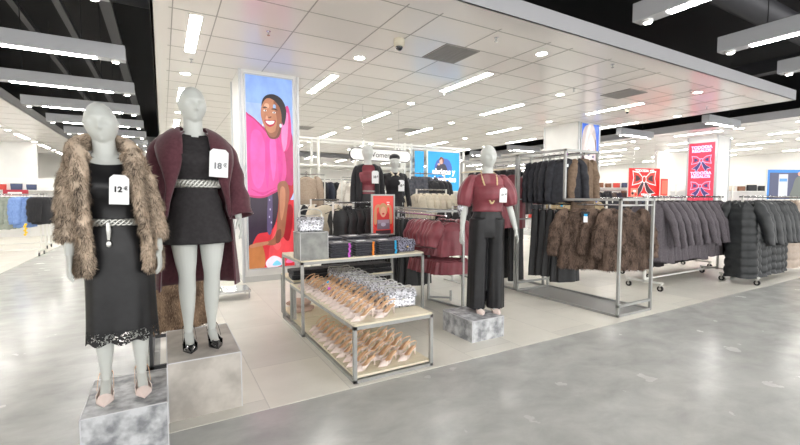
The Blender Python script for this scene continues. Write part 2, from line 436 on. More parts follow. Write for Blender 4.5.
for ci, x in enumerate((15.6, 17.9, 20.2, 22.5, 24.8)):  # extra lamp lines added to this grid to brighten the far right wall
    for j in range(7):
        ceiling_light(x, 4.0 + 3.2*j + (ci % 2)*1.4, '%s linear lamp going away, %s line of the ceiling above the bow posters' % (ORD[j], ORD[ci]), group='linear lamps in the right ceiling')
        if j < 4 and ci < 3: downlight(x, 6 + 3.4*j + (ci % 2)*1.2, '%s round downlight going away, %s line of the ceiling above the bow posters' % (ORD[j], ORD[ci]), 'round downlights in the right ceiling')
for j, x in enumerate((0, 3, 6, 9, 12)):
    for q in range(2):
        ceiling_light(x, 22.6 + 3.4*q, '%s far linear lamp counted along the rear wall, %s row beyond the rear slot' % (ORD[j], ORD[q]), group='linear lamps in the far ceiling')
# hanging box lamps over the aisles
def hanging_lamp(loc, rz, label, group, L=2.1):
    r = empty('hanging_lamp', loc, rz); tag(r, label, 'hanging lamp', group)      # runs along local +x from the given end
    MB().box(0, L, -.09, .09, 0, .2).build('housing', pm('lamp_housing', (176, 178, 182), .4), r, bevel=.006)
    MB().box(.34, L - .34, -.05, .05, -.006, .004).build('diffuser', m_strip, r)
    for x in (.12, L - .12):
        MB().tube([(x, 0, .01), (x, 0, -.03)], [.055, .05], 14).build('spot_body', M['white'], r)
        MB().tube([(x, 0, -.028), (x, 0, -.034)], [.04, .036], 14).build('spot_lens', m_spot, r)
    for x in (.5, L - .5):
        MB().tube([(x, 0, .2), (x, 0, 1.8)], .006, 6).build('suspension_rod', M['dark_metal'], r)
for i in range(8):
    hanging_lamp((-2.5, 5.05 + 2.17*i, 3.4), 0, ('%s grey box lamp going away over the aisle beside the fur coat mannequin' % ORD[i]), 'grey box lamps hung over the left aisle')
for i in range(7):
    hanging_lamp((2.75 + 1.93*i, .72, 3.4), PI/2, ('%s grey box lamp along the front edge of the white ceiling' % ORD[i]), 'grey box lamps hung over the front aisle')
for i in range(6):
    hanging_lamp((12.5, 5.6 + 2.4*i, 3.45), 0, ('%s grey box lamp going away in the dark slot before the bow posters' % ORD[i]), 'grey box lamps in the right slot', 1.8)
for i in range(5):
    hanging_lamp((1.2 + 2.6*i, 19.2, 3.45), PI/2, ('%s small grey box lamp along the rear dark ceiling slot' % ORD[i]), 'grey box lamps in the rear slot', 1.8)
# vents, cameras, sprinklers
def vent(x, y, label):
    r = empty('ceiling_vent', (x, y, 3.6)); tag(r, label, 'air vent', 'square grey vents in the main ceiling')
    MB().box(-.3, .3, -.32, .32, -.008, 0).build('grille', m_vent, r)
    f = MB()
    for sx in (-.3, .29): f.box(sx, sx + .012, -.32, .32, -.011, -.007)
    for sy in (-.32, .31): f.box(-.3, .3, sy, sy + .012, -.0112, -.0071)
    f.build('frame', m_grid, r)
vent(3.8, 5.12, 'grey square vent near the dome camera, nearest on the left half of the ceiling')
vent(8.33, 5.25, 'grey square vent in front of the tall white column with the face poster')
vent(6.85, 11.4, 'small far grey vent in the middle of the main ceiling')
vent(3.75, 12.6, 'far grey vent beyond the poster column')
def dome(x, y, label, s=1.0):
    r = empty('ceiling_camera', (x, y, 3.6), 0, s); tag(r, label, 'camera')
    MB().tube([(0, 0, 0), (0, 0, -.03), (0, 0, -.09), (0, 0, -.1)], [.075, .078, .07, .055], 20).build('base', pm('cream_plastic', (214, 208, 188), .5), r, smooth=True)
    MB().ell((0, 0, -.1), (.05, .05, .055), 18, 10).build('dome', M['patent'], r, smooth=True)
dome(2.85, 5.0, 'white dome security camera with black bubble under the ceiling')
dome(9.85, 6.1, 'small dome camera under the ceiling right of the face poster column', .7)
for i, (x, y) in enumerate(((3.95, 4.3), (1.25, 5.6), (5.05, 7.0), (6.35, 4.2), (7.1, 5.5), (.45, 7.3), (9.2, 4.4), (11.2, 5.0))):
    r = empty('ceiling_sprinkler', (x, y, 3.6)); tag(r, '%s small chrome ceiling sprinkler counted from the nearest' % ORD[i], 'sprinkler', 'ceiling sprinklers')
    MB().tube([(0, 0, 0), (0, 0, -.004), (0, 0, -.006), (0, 0, -.05)], [.03, .03, .01, .01], 10).build('stem', M['chrome'], r); MB().tube([(0, 0, -.05), (0, 0, -.054)], .022, 10).build('deflector', M['chrome'], r)
n = 24
r = empty('ceiling_speaker', (.36, 4.6, 3.6)); tag(r, 'round grey ceiling speaker at the top edge of the picture', 'speaker')
MB().rings([[(R*math.cos(2*PI*j/n), R*math.sin(2*PI*j/n), z) for j in range(n)] for R, z in ((.2, 0), (.2, -.012), (.17, -.012))]).build('grille', m_vent, r)
MB().rings([[(R*math.cos(2*PI*j/n), R*math.sin(2*PI*j/n), z) for j in range(n)] for R, z in ((.21, 0), (.21, -.013), (.195, -.015), (.195, 0))], False).build('rim', M['white'], r)
# ================================================================ COLUMNS AND PRINTS
def column(x0, x1, y0, y1, label, h=3.6):
    r = empty('column', ((x0+x1)/2, (y0+y1)/2, 0)); tag(r, label, 'column'); w = (x1-x0)/2; d = (y1-y0)/2
    MB().box(-w, w, -d, d, 0, h).build('shaft', M['white'], r)
    t = MB()
    for sx in (-1, 1):
        for sy in (-1, 1): t.box(sx*(w+.004) - .02, sx*(w+.004) + .02, sy*(d+.004) - .02, sy*(d+.004) + .02, 0, h - .01)
    t.build('corner_trim', pm('corner_trim', (198, 200, 202), .4, .3), r)
    MB().box(-w - .008, w + .008, -d - .008, d + .008, 0, .1).build('base_trim', pm('column_base', (205, 205, 203), .5), r)
    return r
column(1.17, 2.13, 7.4, 8.3, 'white square column carrying the tall poster of the person in pink')
column(10.2, 11.1, 7.7, 8.9, 'white square column behind the tall rack with the blonde face poster')
column(16.5, 17.4, 7.0, 7.9, 'white column with the red bow posters on its left face')
column(-8.6, -7.8, 17.5, 18.3, 'white column far on the left behind the shelves')
def printed(name, label, origin, rz, w, h, shapes, emit=0.0, depth=.03, frame=None, cat='poster', bg=(255, 255, 255), fw=.02, tilt=0.0, parent_only=False):
    """flat print at its real place: origin is the lower left corner of the face, local x runs right, local z up, face towards local -y"""
    r = empty(name, origin, rz); r.rotation_euler.x = tilt
    if not parent_only: tag(r, label, cat)
    mats = []; key = {}
    def mi(c):
        if c not in key:
            key[c] = len(mats); mats.append((backlit if emit > .3 else pm)('print_%d_%d_%d_%d' % (*c, int(emit*10)), c, *((emit*1.55,) if emit > .3 else (.35, 0, None, 8.0, 0, 60, emit))))
        return key[c]
    mb = MB(); mb.cur = mi(bg); mb.box(0, w, 0, depth, 0, h)
    for k, (c, pts, sm) in enumerate(shapes):
        P = cr(pts, 6, True) if sm else pts
        mb.cur = mi(c); y = -.0006*(k+1)
        mb.add([(min(max(p[0], 0), 1)*w, y, min(max(p[1], 0), 1)*h) for p in P], [tuple(range(len(P)))])
    me = bpy.data.meshes.new('print'); me.from_pydata(mb.v, [], mb.f); [me.materials.append(m) for m in mats]; me.polygons.foreach_set('material_index', mb.mi)
    link(me, 'print', r)
    if frame:
        f = MB(); f.box(-fw, 0, -.012, depth, -fw, h+fw).box(w, w+fw, -.012, depth, -fw, h+fw).box(0, w, -.012, depth, h, h+fw).box(0, w, -.012, depth, -fw, 0)
        f.build('frame', frame, r)
    return r
def R4(x0, y0, x1, y1): return [(x0, y0), (x1, y0), (x1, y1), (x0, y1)]
def blob(cx, cy, rx, ry, n=10, a=0): return [(cx + rx*math.cos(2*PI*i/n)*math.cos(a) - ry*math.sin(2*PI*i/n)*math.sin(a), cy + rx*math.cos(2*PI*i/n)*math.sin(a) + ry*math.sin(2*PI*i/n)*math.cos(a)) for i in range(n)]
SK = (150, 92, 66); SKl = (186, 124, 92); SKd = (112, 64, 48)
PK = (228, 70, 150); PKl = (240, 106, 176); PKd = (186, 36, 104)
big = [
 ((140, 172, 236), R4(0, .82, 1, 1), 0), ((160, 184, 240), R4(0, .7, .35, .86), 0), ((150, 176, 236), R4(.7, .6, 1, .84), 0),
 ((205, 40, 52), R4(.0, 0, 1, .36), 0), ((176, 26, 40), [(.62, .3), (1, .4), (1, .62), (.8, .55)], 1),
 ((226, 70, 78), [(.42, .06), (.6, .24), (.82, .16), (.98, .2), (.92, .04), (.6, .02)], 1), ((150, 20, 34), [(.7, .2), (.86, .33), (.98, .3), (.88, .14)], 1),
 ((240, 92, 96), [(.5, .14), (.62, .2), (.7, .12), (.6, .09)], 1),
 ((240, 214, 226), [(.36, .03), (.5, .06), (.66, .05), (.78, .02), (.6, .0), (.4, .0)], 1), ((120, 200, 226), [(.5, .01), (.6, .035), (.7, .01)], 1), ((236, 120, 170), [(.8, .02), (.9, .05), (.97, .02)], 1),
 ((40, 22, 44), [(0, .12), (.02, .42), (.3, .44), (.62, .42), (.64, .3), (.5, .2), (.2, .18)], 1),
 ((86, 70, 108), [(.4, .2), (.44, .42), (.52, .41), (.5, .2)], 1), ((170, 160, 190), blob(.46, .36, .012, .006), 0), ((190, 180, 205), blob(.47, .31, .012, .006), 0), ((180, 170, 200), blob(.45, .27, .012, .006), 0), ((190, 180, 205), blob(.49, .24, .014, .006), 0), ((170, 160, 190), blob(.14, .4, .012, .005), 0), ((180, 150, 200), blob(.2, .38, .01, .005), 0),
 ((182, 112, 60), [(.0, .1), (.1, .13), (.26, .13), (.34, .06), (.3, 0), (0, 0)], 1),
 (PKd, [(-.3, .4), (-.3, .82), (.05, .8), (.32, .75), (.5, .72), (.8, .74), (.99, .7), (.99, .46), (.86, .44), (.6, .4), (.3, .37), (-.05, .38)], 1),
 (PK, [(-.3, .42), (-.3, .8), (.08, .785), (.3, .74), (.48, .7), (.66, .7), (.8, .62), (.84, .5), (.72, .43), (.5, .4), (.3, .38), (-.04, .39)], 1),
 ((238, 84, 170), [(.1, .7), (.3, .71), (.4, .6), (.34, .46), (.2, .42), (.08, .5)], 1), ((222, 56, 148), [(.4, .68), (.5, .66), (.46, .5), (.42, .42), (.38, .5)], 1), ((214, 52, 142), [(.64, .69), (.74, .64), (.76, .52), (.68, .43), (.66, .54)], 1),
 ((240, 92, 176), [(.48, .66), (.6, .68), (.62, .56), (.54, .46)], 1), ((204, 46, 132), [(.06, .42), (.3, .4), (.6, .425), (.5, .41), (.3, .385)], 1),
 (SK, [(.64, .44), (.82, .46), (.9, .4), (.84, .3), (.8, .22), (.74, .16), (.62, .14), (.56, .12), (.4, .12), (.36, .135), (.52, .155), (.6, .2), (.62, .26), (.66, .34)], 1),
 (SKl, [(.7, .42), (.8, .42), (.8, .34), (.72, .25), (.68, .3)], 1), (SKd, [(.6, .19), (.7, .2), (.68, .14), (.58, .13)], 1),
 (SKl, [(.02, .125), (.2, .135), (.4, .14), (.4, .125), (.2, .115), (.04, .11)], 1),
 ((214, 60, 130), [(.7, .76), (.86, .86), (.94, .82), (.96, .7), (.84, .62), (.72, .66)], 1), ((236, 130, 186), [(.74, .72), (.84, .82), (.9, .8), (.86, .66), (.78, .62)], 1),
 (SKd, [(.36, .78), (.38, .72), (.48, .68), (.66, .69), (.74, .75), (.72, .82)], 1), (SK, [(.4, .76), (.4, .72), (.5, .69), (.62, .7), (.68, .77)], 1),
 ((38, 30, 34), [(.3, .86), (.3, .91), (.4, .945), (.58, .955), (.76, .93), (.86, .87), (.84, .8), (.78, .77), (.7, .84), (.5, .9)], 1),
 (SKl, [(.26, .83), (.29, .88), (.4, .925), (.56, .92), (.68, .88), (.74, .82), (.7, .76), (.6, .73), (.48, .715), (.38, .735), (.3, .78)], 1),
 (SK, [(.56, .91), (.7, .88), (.75, .81), (.7, .755), (.6, .73), (.64, .8)], 1), ((222, 170, 140), blob(.4, .88, .06, .016), 1), ((150, 180, 220), blob(.58, .88, .035, .014), 1), ((222, 160, 130), blob(.4, .8, .03, .02), 1),
 ((48, 28, 26), [(.3, .865), (.36, .875), (.42, .868), (.36, .866)], 1), ((48, 28, 26), [(.5, .862), (.58, .87), (.66, .858), (.58, .86)], 1),
 ((240, 236, 240), blob(.36, .85, .035, .006), 1), ((240, 236, 240), blob(.57, .843, .038, .006), 1), ((30, 20, 24), blob(.365, .85, .014, .006), 0), ((30, 20, 24), blob(.57, .843, .015, .006), 0),
 (SKd, [(.41, .812), (.45, .806), (.5, .81), (.5, .818), (.45, .812)], 1), (SKl, [(.43, .85), (.46, .815), (.48, .85)], 1),
 ((176, 30, 60), [(.34, .79), (.42, .795), (.5, .792), (.6, .795), (.56, .765), (.46, .752), (.38, .765)], 1), ((250, 250, 255), [(.37, .786), (.46, .788), (.57, .789), (.54, .773), (.46, .766), (.4, .773)], 1),
 ((206, 220, 240), blob(.72, .765, .03, .012), 1), ((206, 220, 240), blob(.3, .76, .015, .008), 1)]
def head_fit(s):
    c, pts, sm = s
    if all(.66 < p[1] < .97 for p in pts) and all(.2 < p[0] < .9 for p in pts) and c != PKd and c != PK:
        pts = [(.55 + (p[0] - .53)*.92, .69 + (p[1] - .69)*.84) for p in pts]
    return (c, pts, sm)
big = [head_fit(s) for s in big]
printed('poster', 'tall backlit poster of a smiling person in a pink satin top on the near column', (1.25, 7.365, .24), 0, .78, 3.27, big, emit=.42, frame=pm('poster_frame', (196, 200, 204), .4, .4), bg=(172, 190, 242))
face = [((52, 104, 214), R4(0, 0, 1, 1), 0), ((196, 180, 176), [(.0, .62), (.1, .92), (.45, 1), (.7, .98), (.86, .8), (.9, .4), (.85, 0), (0, 0)], 1), ((90, 64, 66), [(.0, .6), (.06, .3), (.1, .0), (.24, .0), (.22, .6)], 1), ((100, 72, 70), [(.78, .8), (.9, .6), (.95, .1), (.8, .1)], 1),
 ((236, 216, 214), [(.2, .66), (.32, .84), (.56, .88), (.78, .76), (.84, .55), (.78, .35), (.62, .2), (.42, .2), (.26, .36), (.2, .5)], 1), ((214, 190, 196), [(.7, .74), (.82, .6), (.78, .36), (.62, .22), (.68, .46)], 1),
 ((214, 200, 196), [(.1, .66), (.3, .96), (.55, 1), (.7, .94), (.5, .86), (.34, .78), (.2, .6)], 1), ((240, 230, 222), [(.2, .76), (.34, .95), (.5, .98), (.38, .86), (.26, .72)], 1),
 ((80, 90, 130), blob(.42, .625, .07, .014), 1), ((80, 90, 130), blob(.68, .6, .06, .014), 1), ((150, 120, 120), [(.33, .67), (.42, .69), (.5, .675), (.42, .68)], 1), ((150, 120, 120), [(.62, .655), (.7, .665), (.76, .64), (.7, .655)], 1),
 ((220, 186, 186), [(.55, .6), (.6, .5), (.52, .485), (.6, .48), (.64, .5), (.6, .55)], 1), ((206, 88, 116), [(.44, .41), (.54, .425), (.64, .4), (.58, .375), (.5, .38)], 1),
 ((206, 190, 196), [(.34, .24), (.6, .2), (.76, .06), (.8, 0), (.2, 0)], 1), ((230, 226, 232), [(.2, .1), (.5, .14), (.74, .03), (.6, 0), (.2, 0)], 1)]
printed('poster', 'backlit poster of a face with blonde hair on the column above the tall rack', (10.27, 7.665, 1.25), 0, .76, 2.3, face, emit=.42, frame=pm('poster_frame', (196, 200, 204), .4), bg=(52, 104, 214))
def bow(cx, cy, s, asp, dark, mid, line):
    """gift bow: two loops, knot and two tails; s half width, asp = width/height of the print"""
    def P(l, k=1): return [(cx + x*s, cy + y*s*asp) for x, y in l]
    Lw = [(-.12, .1), (-.5, .42), (-.98, .5), (-.9, .1), (-1, -.32), (-.5, -.22), (-.12, -.06)]
    Rw = [(-x, y) for x, y in Lw]
    Lt = [(-.1, -.05), (-.5, -.55), (-.95, -.85), (-.62, -.9), (-.55, -1.25), (-.2, -.7), (.0, -.15)]
    Rt = [(-x, y) for x, y in Lt]
    def fat(l, k): 
        mx = sum(p[0] for p in l)/len(l); my = sum(p[1] for p in l)/len(l); return [(mx + (x-mx)*k, my + (y-my)*k) for x, y in l]
    out = []
    for q in (Lt, Rt, Lw, Rw): out.append((line, P(fat(q, 1.2)), 0))
    for q in (Lt, Rt): out.append((dark, P(q), 0))
    for q in (Lw, Rw): out.append((mid, P(q), 0))
    for q in (Lw, Rw): out.append((dark, P(fat(q, .5)), 0))
    out.append((line, P(blob(0, .02, .2, .24)), 1)); out.append((mid, P(blob(0, .02, .14, .18)), 1))
    return out
m_wt = pm('white_print', (250, 250, 250), .5, emit=.5)
p = printed('hanging_poster', 'red square poster with a large dark bow hanging over the coats', (15.55, 9.5, 1.5), -.25, 1.5, 1.1, bow(.5, .6, .36, 1.5, (70, 54, 62), (206, 70, 60), (250, 246, 246)) +
   [((240, 150, 130), R4(.08, .02, .3, .3), 0), ((60, 40, 44), blob(.14, .12, .04, .05), 1), ((250, 240, 236), blob(.2, .2, .05, .04), 1), ((226, 60, 50), blob(.24, .08, .04, .05), 1)], emit=.15, bg=(226, 50, 50), frame=M['frame_white'], fw=.012)
text('headline', 'TODODIA +50', .14, m_wt, p, (.75, -.015, 1.0), (PI/2, 0, 0), bold=.004); text('footer', 'REGALOS', .11, m_wt, p, (.85, -.015, .08), (PI/2, 0, 0), bold=.004)
bows = bow(.5, .74, .36, .365, (70, 60, 120), (226, 66, 96), (206, 200, 250)) + bow(.5, .36, .36, .365, (70, 60, 120), (226, 66, 96), (206, 200, 250))
m_lt = pm('lilac_print', (205, 205, 255), .5, emit=.6)
p = printed('poster', 'tall backlit red poster with two bows on the column over the black coats', (16.47, 7.86, 1.0), -PI/2, .82, 2.38, bows, emit=.42, bg=(238, 66, 92), frame=pm('poster_frame', (196, 200, 204), .4))
for z, s in ((2.22, 'TODODIA'), (2.1, 'REGALOS'), (1.32, 'TODODIA'), (1.2, 'REGALOS')): text('headline', s, .14, m_lt, p, (.41, -.02, z), (PI/2, 0, 0), bold=.004)
printed('hanging_poster', 'small plain red banner beside the red bow poster', (16.9, 9.0, 1.54), -.25, .32, .66, [((240, 110, 90), R4(.1, .1, .9, .9), 0)], emit=.3, bg=(230, 70, 60))
# blue poster with headline behind the right mannequin
w_, h_ = 1.02, 1.02
p = printed('poster', 'bright blue poster reading abrigos y chaquetas with a small figure in a dark coat', (5.98, 9.0, 1.64), 0, w_, h_, [
  ((62, 96, 176), [(.24, .5), (.26, .74), (.42, .84), (.66, .8), (.76, .62), (.7, .5)], 1), ((70, 84, 160), blob(.4, .24, .2, .12), 1),
  ((52, 52, 70), [(.26, .46), (.3, .66), (.42, .7), (.56, .66), (.6, .46)], 1), ((206, 168, 150), blob(.42, .76, .06, .075), 1), ((120, 70, 54), [(.36, .78), (.38, .86), (.46, .86), (.5, .78), (.47, .7), (.44, .82)], 1), ((206, 168, 150), blob(.34, .68, .04, .03), 1)],
  emit=.15, bg=(28, 158, 228), frame=M['frame_white'], fw=.03)
text('headline', 'abrigos y', .2, m_wt, p, (.5, -.02, .5), (PI/2, 0, 0), bold=.008); text('headline', 'chaquetas', .2, m_wt, p, (.5, -.02, .3), (PI/2, 0, 0), bold=.008)
printed('hanging_banner', 'narrow bright blue banner left of the blue headline poster', (5.6, 9.0, 1.75), 0, .26, .9, [], emit=.15, bg=(28, 158, 228), cat='poster')
for px, py in ((15.8, 9.46), (16.8, 9.2)):
    tag(MB().tube([(px, py, 2.6), (px, py, 3.6)], .004, 6).build('hanging_wire', M['chrome']), ('near', 'far')[px > 16] + ' wire holding the square red bow poster from the ceiling', 'wire')
# wall poster far right
printed('poster', 'wide blue framed poster of a figure in a grey suit at the right edge', (13.6, 4.62, 1.42), -.5, 2.2, .76, [((66, 72, 104), R4(.03, 0, 1, .9), 0), ((200, 204, 214), R4(.14, .05, .25, .85), 0), ((90, 150, 220), R4(.15, .6, .24, .7), 0),
   ((98, 104, 98), [(.28, 0), (.31, .4), (.34, .7), (.4, .78), (.47, .66), (.48, .36), (.44, 0)], 1), ((216, 160, 130), blob(.385, .86, .02, .07), 1), ((150, 176, 222), [(.44, 0), (.5, .3), (.64, .6), (.9, .66), (1, .5), (1, 0)], 1)], emit=.15, bg=(40, 130, 214), frame=M['frame_white'])
# pill shaped department sign with its lettering
r = empty('department_sign', (3.9, 8.9, 2.47)); tag(r, 'white pill shaped department sign reading womens behind the two dark mannequins', 'sign')
n = 14; L_ = 1.36; h = .13
out = [(h*math.cos(a), h*math.sin(a)) for a in [PI/2 + PI*i/n for i in range(n+1)]] + [(L_ + h*math.cos(a), h*math.sin(a)) for a in [-PI/2 + PI*i/n for i in range(n+1)]]
MB().rings([[(x, y, z) for x, z in out] for y in (-.02, .02)]).build('panel', M['white'], r)
MB().rings([[(x if abs(x) < 1e9 else x, y, z) for x, z in [(L_/2 + (a-L_/2)*1.02, b*1.12) for a, b in out]] for y in (-.012, .012)]).build('rim', M['ink'], r)
text('lettering', 'Womens', .175, M['ink'], r, (.66, -.024, 0), (PI/2, 0, 0))
for x in (.2, 1.16): MB().tube([(x, 0, .12), (x, 0, 1.14)], .004, 6).build('hanging_wire', M['chrome'], r)
# exit sign far left
r = empty('exit_sign', (-9.6, 20.5, 2.75)); tag(r, 'small green exit sign hanging over the left department', 'sign')
MB().box(-.22, .22, -.02, .02, 0, .22).build('panel', pm('exit_green', (60, 200, 130), .5, emit=.8), r)
MB().box(.02, .14, -.026, -.019, .05, .17).build('arrow_print', m_wt, r); MB().tube([(0, 0, .22), (0, 0, .85)], .006, 6).build('rod', M['chrome'], r)
# ================================================================ MANNEQUINS
# torso outline: z, half width, half depth, centre y (figure faces -y, 1.80 m with heels)
TOR = [(.80, .150, .098, .012), (.86, .166, .108, .014), (.93, .170, .112, .014), (1.0, .150, .098, .008), (1.07, .122, .082, .0), (1.12, .118, .08, -.002), (1.2, .132, .092, -.006), (1.28, .143, .104, -.010),
       (1.34, .150, .1, -.004), (1.40, .165, .078, .004), (1.435, .150, .062, .008), (1.46, .105, .05, .010), (1.485, .062, .048, .010)]
def ering(z, rx, ry, cy=0, cx=0, n=40, p=2.0, f=None, tz=None):
    R = []
    for j in range(n):
        a = 2*PI*j/n; c, s = math.cos(a), math.sin(a)
        x = math.copysign(abs(c)**(2/p), c); y = math.copysign(abs(s)**(2/p), s); k = f(a, z) if f else 1
        R.append((cx + rx*x*k, cy + ry*y*k, z + (tz(a) if tz else 0)))
    return R
def hand(mb, wrist, d, side, palm_n, s=1.0):
    """relaxed hand: palm, four unequal bent fingers and a thumb. d = pointing direction, palm_n = palm normal"""
    d = Vector(d).normalized(); nrm = Vector(palm_n); nrm = (nrm - d*nrm.dot(d)).normalized(); lat = d.cross(nrm).normalized()   # lat across the palm
    W = Vector(wrist)
    R = []
    for t, w, th in ((-.02, .021, .019), (.0, .022, .017), (.02, .030, .014), (.045, .037, .014), (.075, .039, .012), (.09, .036, .009)):
        R.append([W + d*(t*s) + lat*(w*s*math.cos(2*PI*j/14)) + nrm*(th*s*math.sin(2*PI*j/14)) for j in range(14)])
    mb.rings(R)
    for k, (o, ln) in enumerate(((-.028, .066), (-.0095, .076), (.0095, .071), (.027, .056))):
        b = W + d*(.074*s) + lat*(o*s); sp = d + lat*(o*3.2)
        p1 = b + sp.normalized()*(ln*.42*s); d2 = (sp + nrm*.3).normalized(); p2 = p1 + d2*(ln*.34*s); d3 = (sp + nrm*.75).normalized(); p3 = p2 + d3*(ln*.3*s)
        mb.tube([b - d*.02*s, b, p1, p2, p3], [.009*s, .0092*s, .0085*s, .0078*s, .006*s], 8)
        mb.ell(tuple(p3), (.006*s,)*3, 8, 6)
    sd = -1   # thumb leaves the index side
    b = W + d*.018*s + lat*(sd*.024*s); p1 = b + (d*.62 + lat*sd*.62 + nrm*.3).normalized()*.034*s; p2 = p1 + (d*.85 + lat*sd*.25 + nrm*.35).normalized()*.028*s; p3 = p2 + (d*.95 + nrm*.4).normalized()*.022*s
    mb.tube([W + d*.005*s, b, p1, p2, p3], [.013*s, .0135*s, .0105*s, .0095*s, .007*s], 8)
ARM = [(.158, .008, 1.405), (.198, .012, 1.30), (.222, .018, 1.14), (.235, -.002, 1.03), (.25, -.04, .885)]
def arm_pts(side, spread=0.0, fwd=0.0):
    return [(side*(x + spread*(1.4 - z)), y - fwd*(1.4 - z), z) for x, y, z in ARM]
def body_mesh(name, voxel, spread=(0, 0), fwd=(0, 0), leg=0.0, turn=0.0, hands=True, shift=0.0):
    mb = MB()
    mb.rings([ering(z, a, b, c) for z, a, b, c in TOR])
    mb.ell((.062, -.082, 1.285), (.056, .044, .055)); mb.ell((-.062, -.082, 1.285), (.056, .044, .055))
    mb.ell((.07, .075, .89), (.075, .05, .08)); mb.ell((-.07, .075, .89), (.075, .05, .08))
    mb.tube([(0, .012, 1.43), (0, .012, 1.48), (0, .006, 1.53), (0, -.002, 1.60)], [.070, .062, .059, .059], 20)
    # head: egg with brow, sockets, nose, lips, jaw
    n, m = 56, 44; R = []; hc = Vector((0, -.008, 1.652))
    ct, st = math.cos(turn), math.sin(turn)
    for i in range(1, m):
        th = PI*i/m; row = []
        for j in range(n):
            ph = 2*PI*j/n
            d = Vector((math.sin(th)*math.cos(ph), math.sin(th)*math.sin(ph), -math.cos(th)))
            x, y, z = d.x*.085, d.y*.101, d.z*.127
            if z < 0:
                q = (-z/.127); x *= 1 - .26*q**1.8; 
                if y > 0: y *= 1 - .42*q
                else: y *= 1 - .10*q
            if y < 0:
                g = lambda px, pz, sx, sz: math.exp(-((x-px)/sx)**2 - ((z-pz)/sz)**2)
                y += .017*(g(.032, .004, .020, .015) + g(-.032, .004, .020, .015))      # sockets
                y -= .005*(g(.03, .034, .03, .012) + g(-.03, .034, .03, .012))         # brow
                y -= .004*(g(.03, .002, .012, .007) + g(-.03, .002, .012, .007))       # closed lids
                y -= .026*math.exp(-(x/.0125)**2)*max(0, min(1, (.022 - z)/.052))*(1 if z > -.034 else math.exp(-((z+.034)/.011)**2))
                y -= .006*g(0, -.058, .022, .006) + .006*g(0, -.068, .018, .005) - .003*g(0, -.061, .024, .0025)
                y -= .008*g(0, -.1, .022, .018); y -= .003*(g(.045, -.03, .02, .02) + g(-.045, -.03, .02, .02))
            row.append(Vector((ct*x - st*y, st*x + ct*y, z)) + hc)
        R.append(row)
    mb.rings(R)
    for s in (-1, 1):
        e = Vector((ct*s*.080, st*s*.080, 0)) + hc
        mb.tube([e + Vector((0, .006, -.028)), e + Vector((s*.006, .004, -.01)), e + Vector((s*.009, .008, .012)), e + Vector((s*.004, .012, .026))], [.003, .0045, .006, .004], 8)
    for k, s in enumerate((-1, 1)):
        A = arm_pts(s, spread[k], fwd[k]); C = [tuple(v) for v in cr(A, 5)]
        rr = [v[0] for v in cr([(.046,), (.041,), (.034,), (.033,), (.022,)], 5)]
        mb.tube(C, rr, 18); mb.ell((s*.155, .008, 1.395), (.048, .045, .05))
        if hands:
            d = Vector(C[-1]) - Vector(C[-4]); hand(mb, C[-1], tuple(d + Vector((0, -.01, -.03))), s, (-s*.9, .25, 0) if s > 0 else (.9, .25, 0), 1.0)
    for s in (-1, 1):
        xo = s*leg; T = [(s*.086, .012, .86), (s*.088, .006, .74), (s*.085 + xo*.5, -.008, .60), (s*.082 + xo*.7, -.016, .50), (s*.082 + xo*.8, .004, .40), (s*.08 + xo*.9, .022, .27), (s*.08 + xo, .034, .15), (s*.08 + xo, .04, .1)]
        C = [tuple(v) for v in cr(T, 4)]; rr = [v[0] for v in cr([(.092,), (.084,), (.068,), (.053,), (.054,), (.044,), (.030,), (.030,)], 4)]
        mb.tube(C, rr, 22)
        fx = s*.08 + xo
        mb.tube([(fx, .058, .115), (fx, .05, .09), (fx, .02, .075), (fx + s*.002, -.03, .048), (fx + s*.004, -.08, .024), (fx + s*.004, -.12, .02), (fx, -.15, .016)], [.018, .026, .031, .029, .026, .02, .009], 14, flat=.62)
    if shift:
        mb.v = [(x - shift*max(0, z - .9), y, z) for x, y, z in mb.v]
    return remesh(mb, voxel, name, [M['manne']], 3, .5)
def shell(z, off, n=64): a, b, c = interp(TOR, z); return a + off, b + off, c
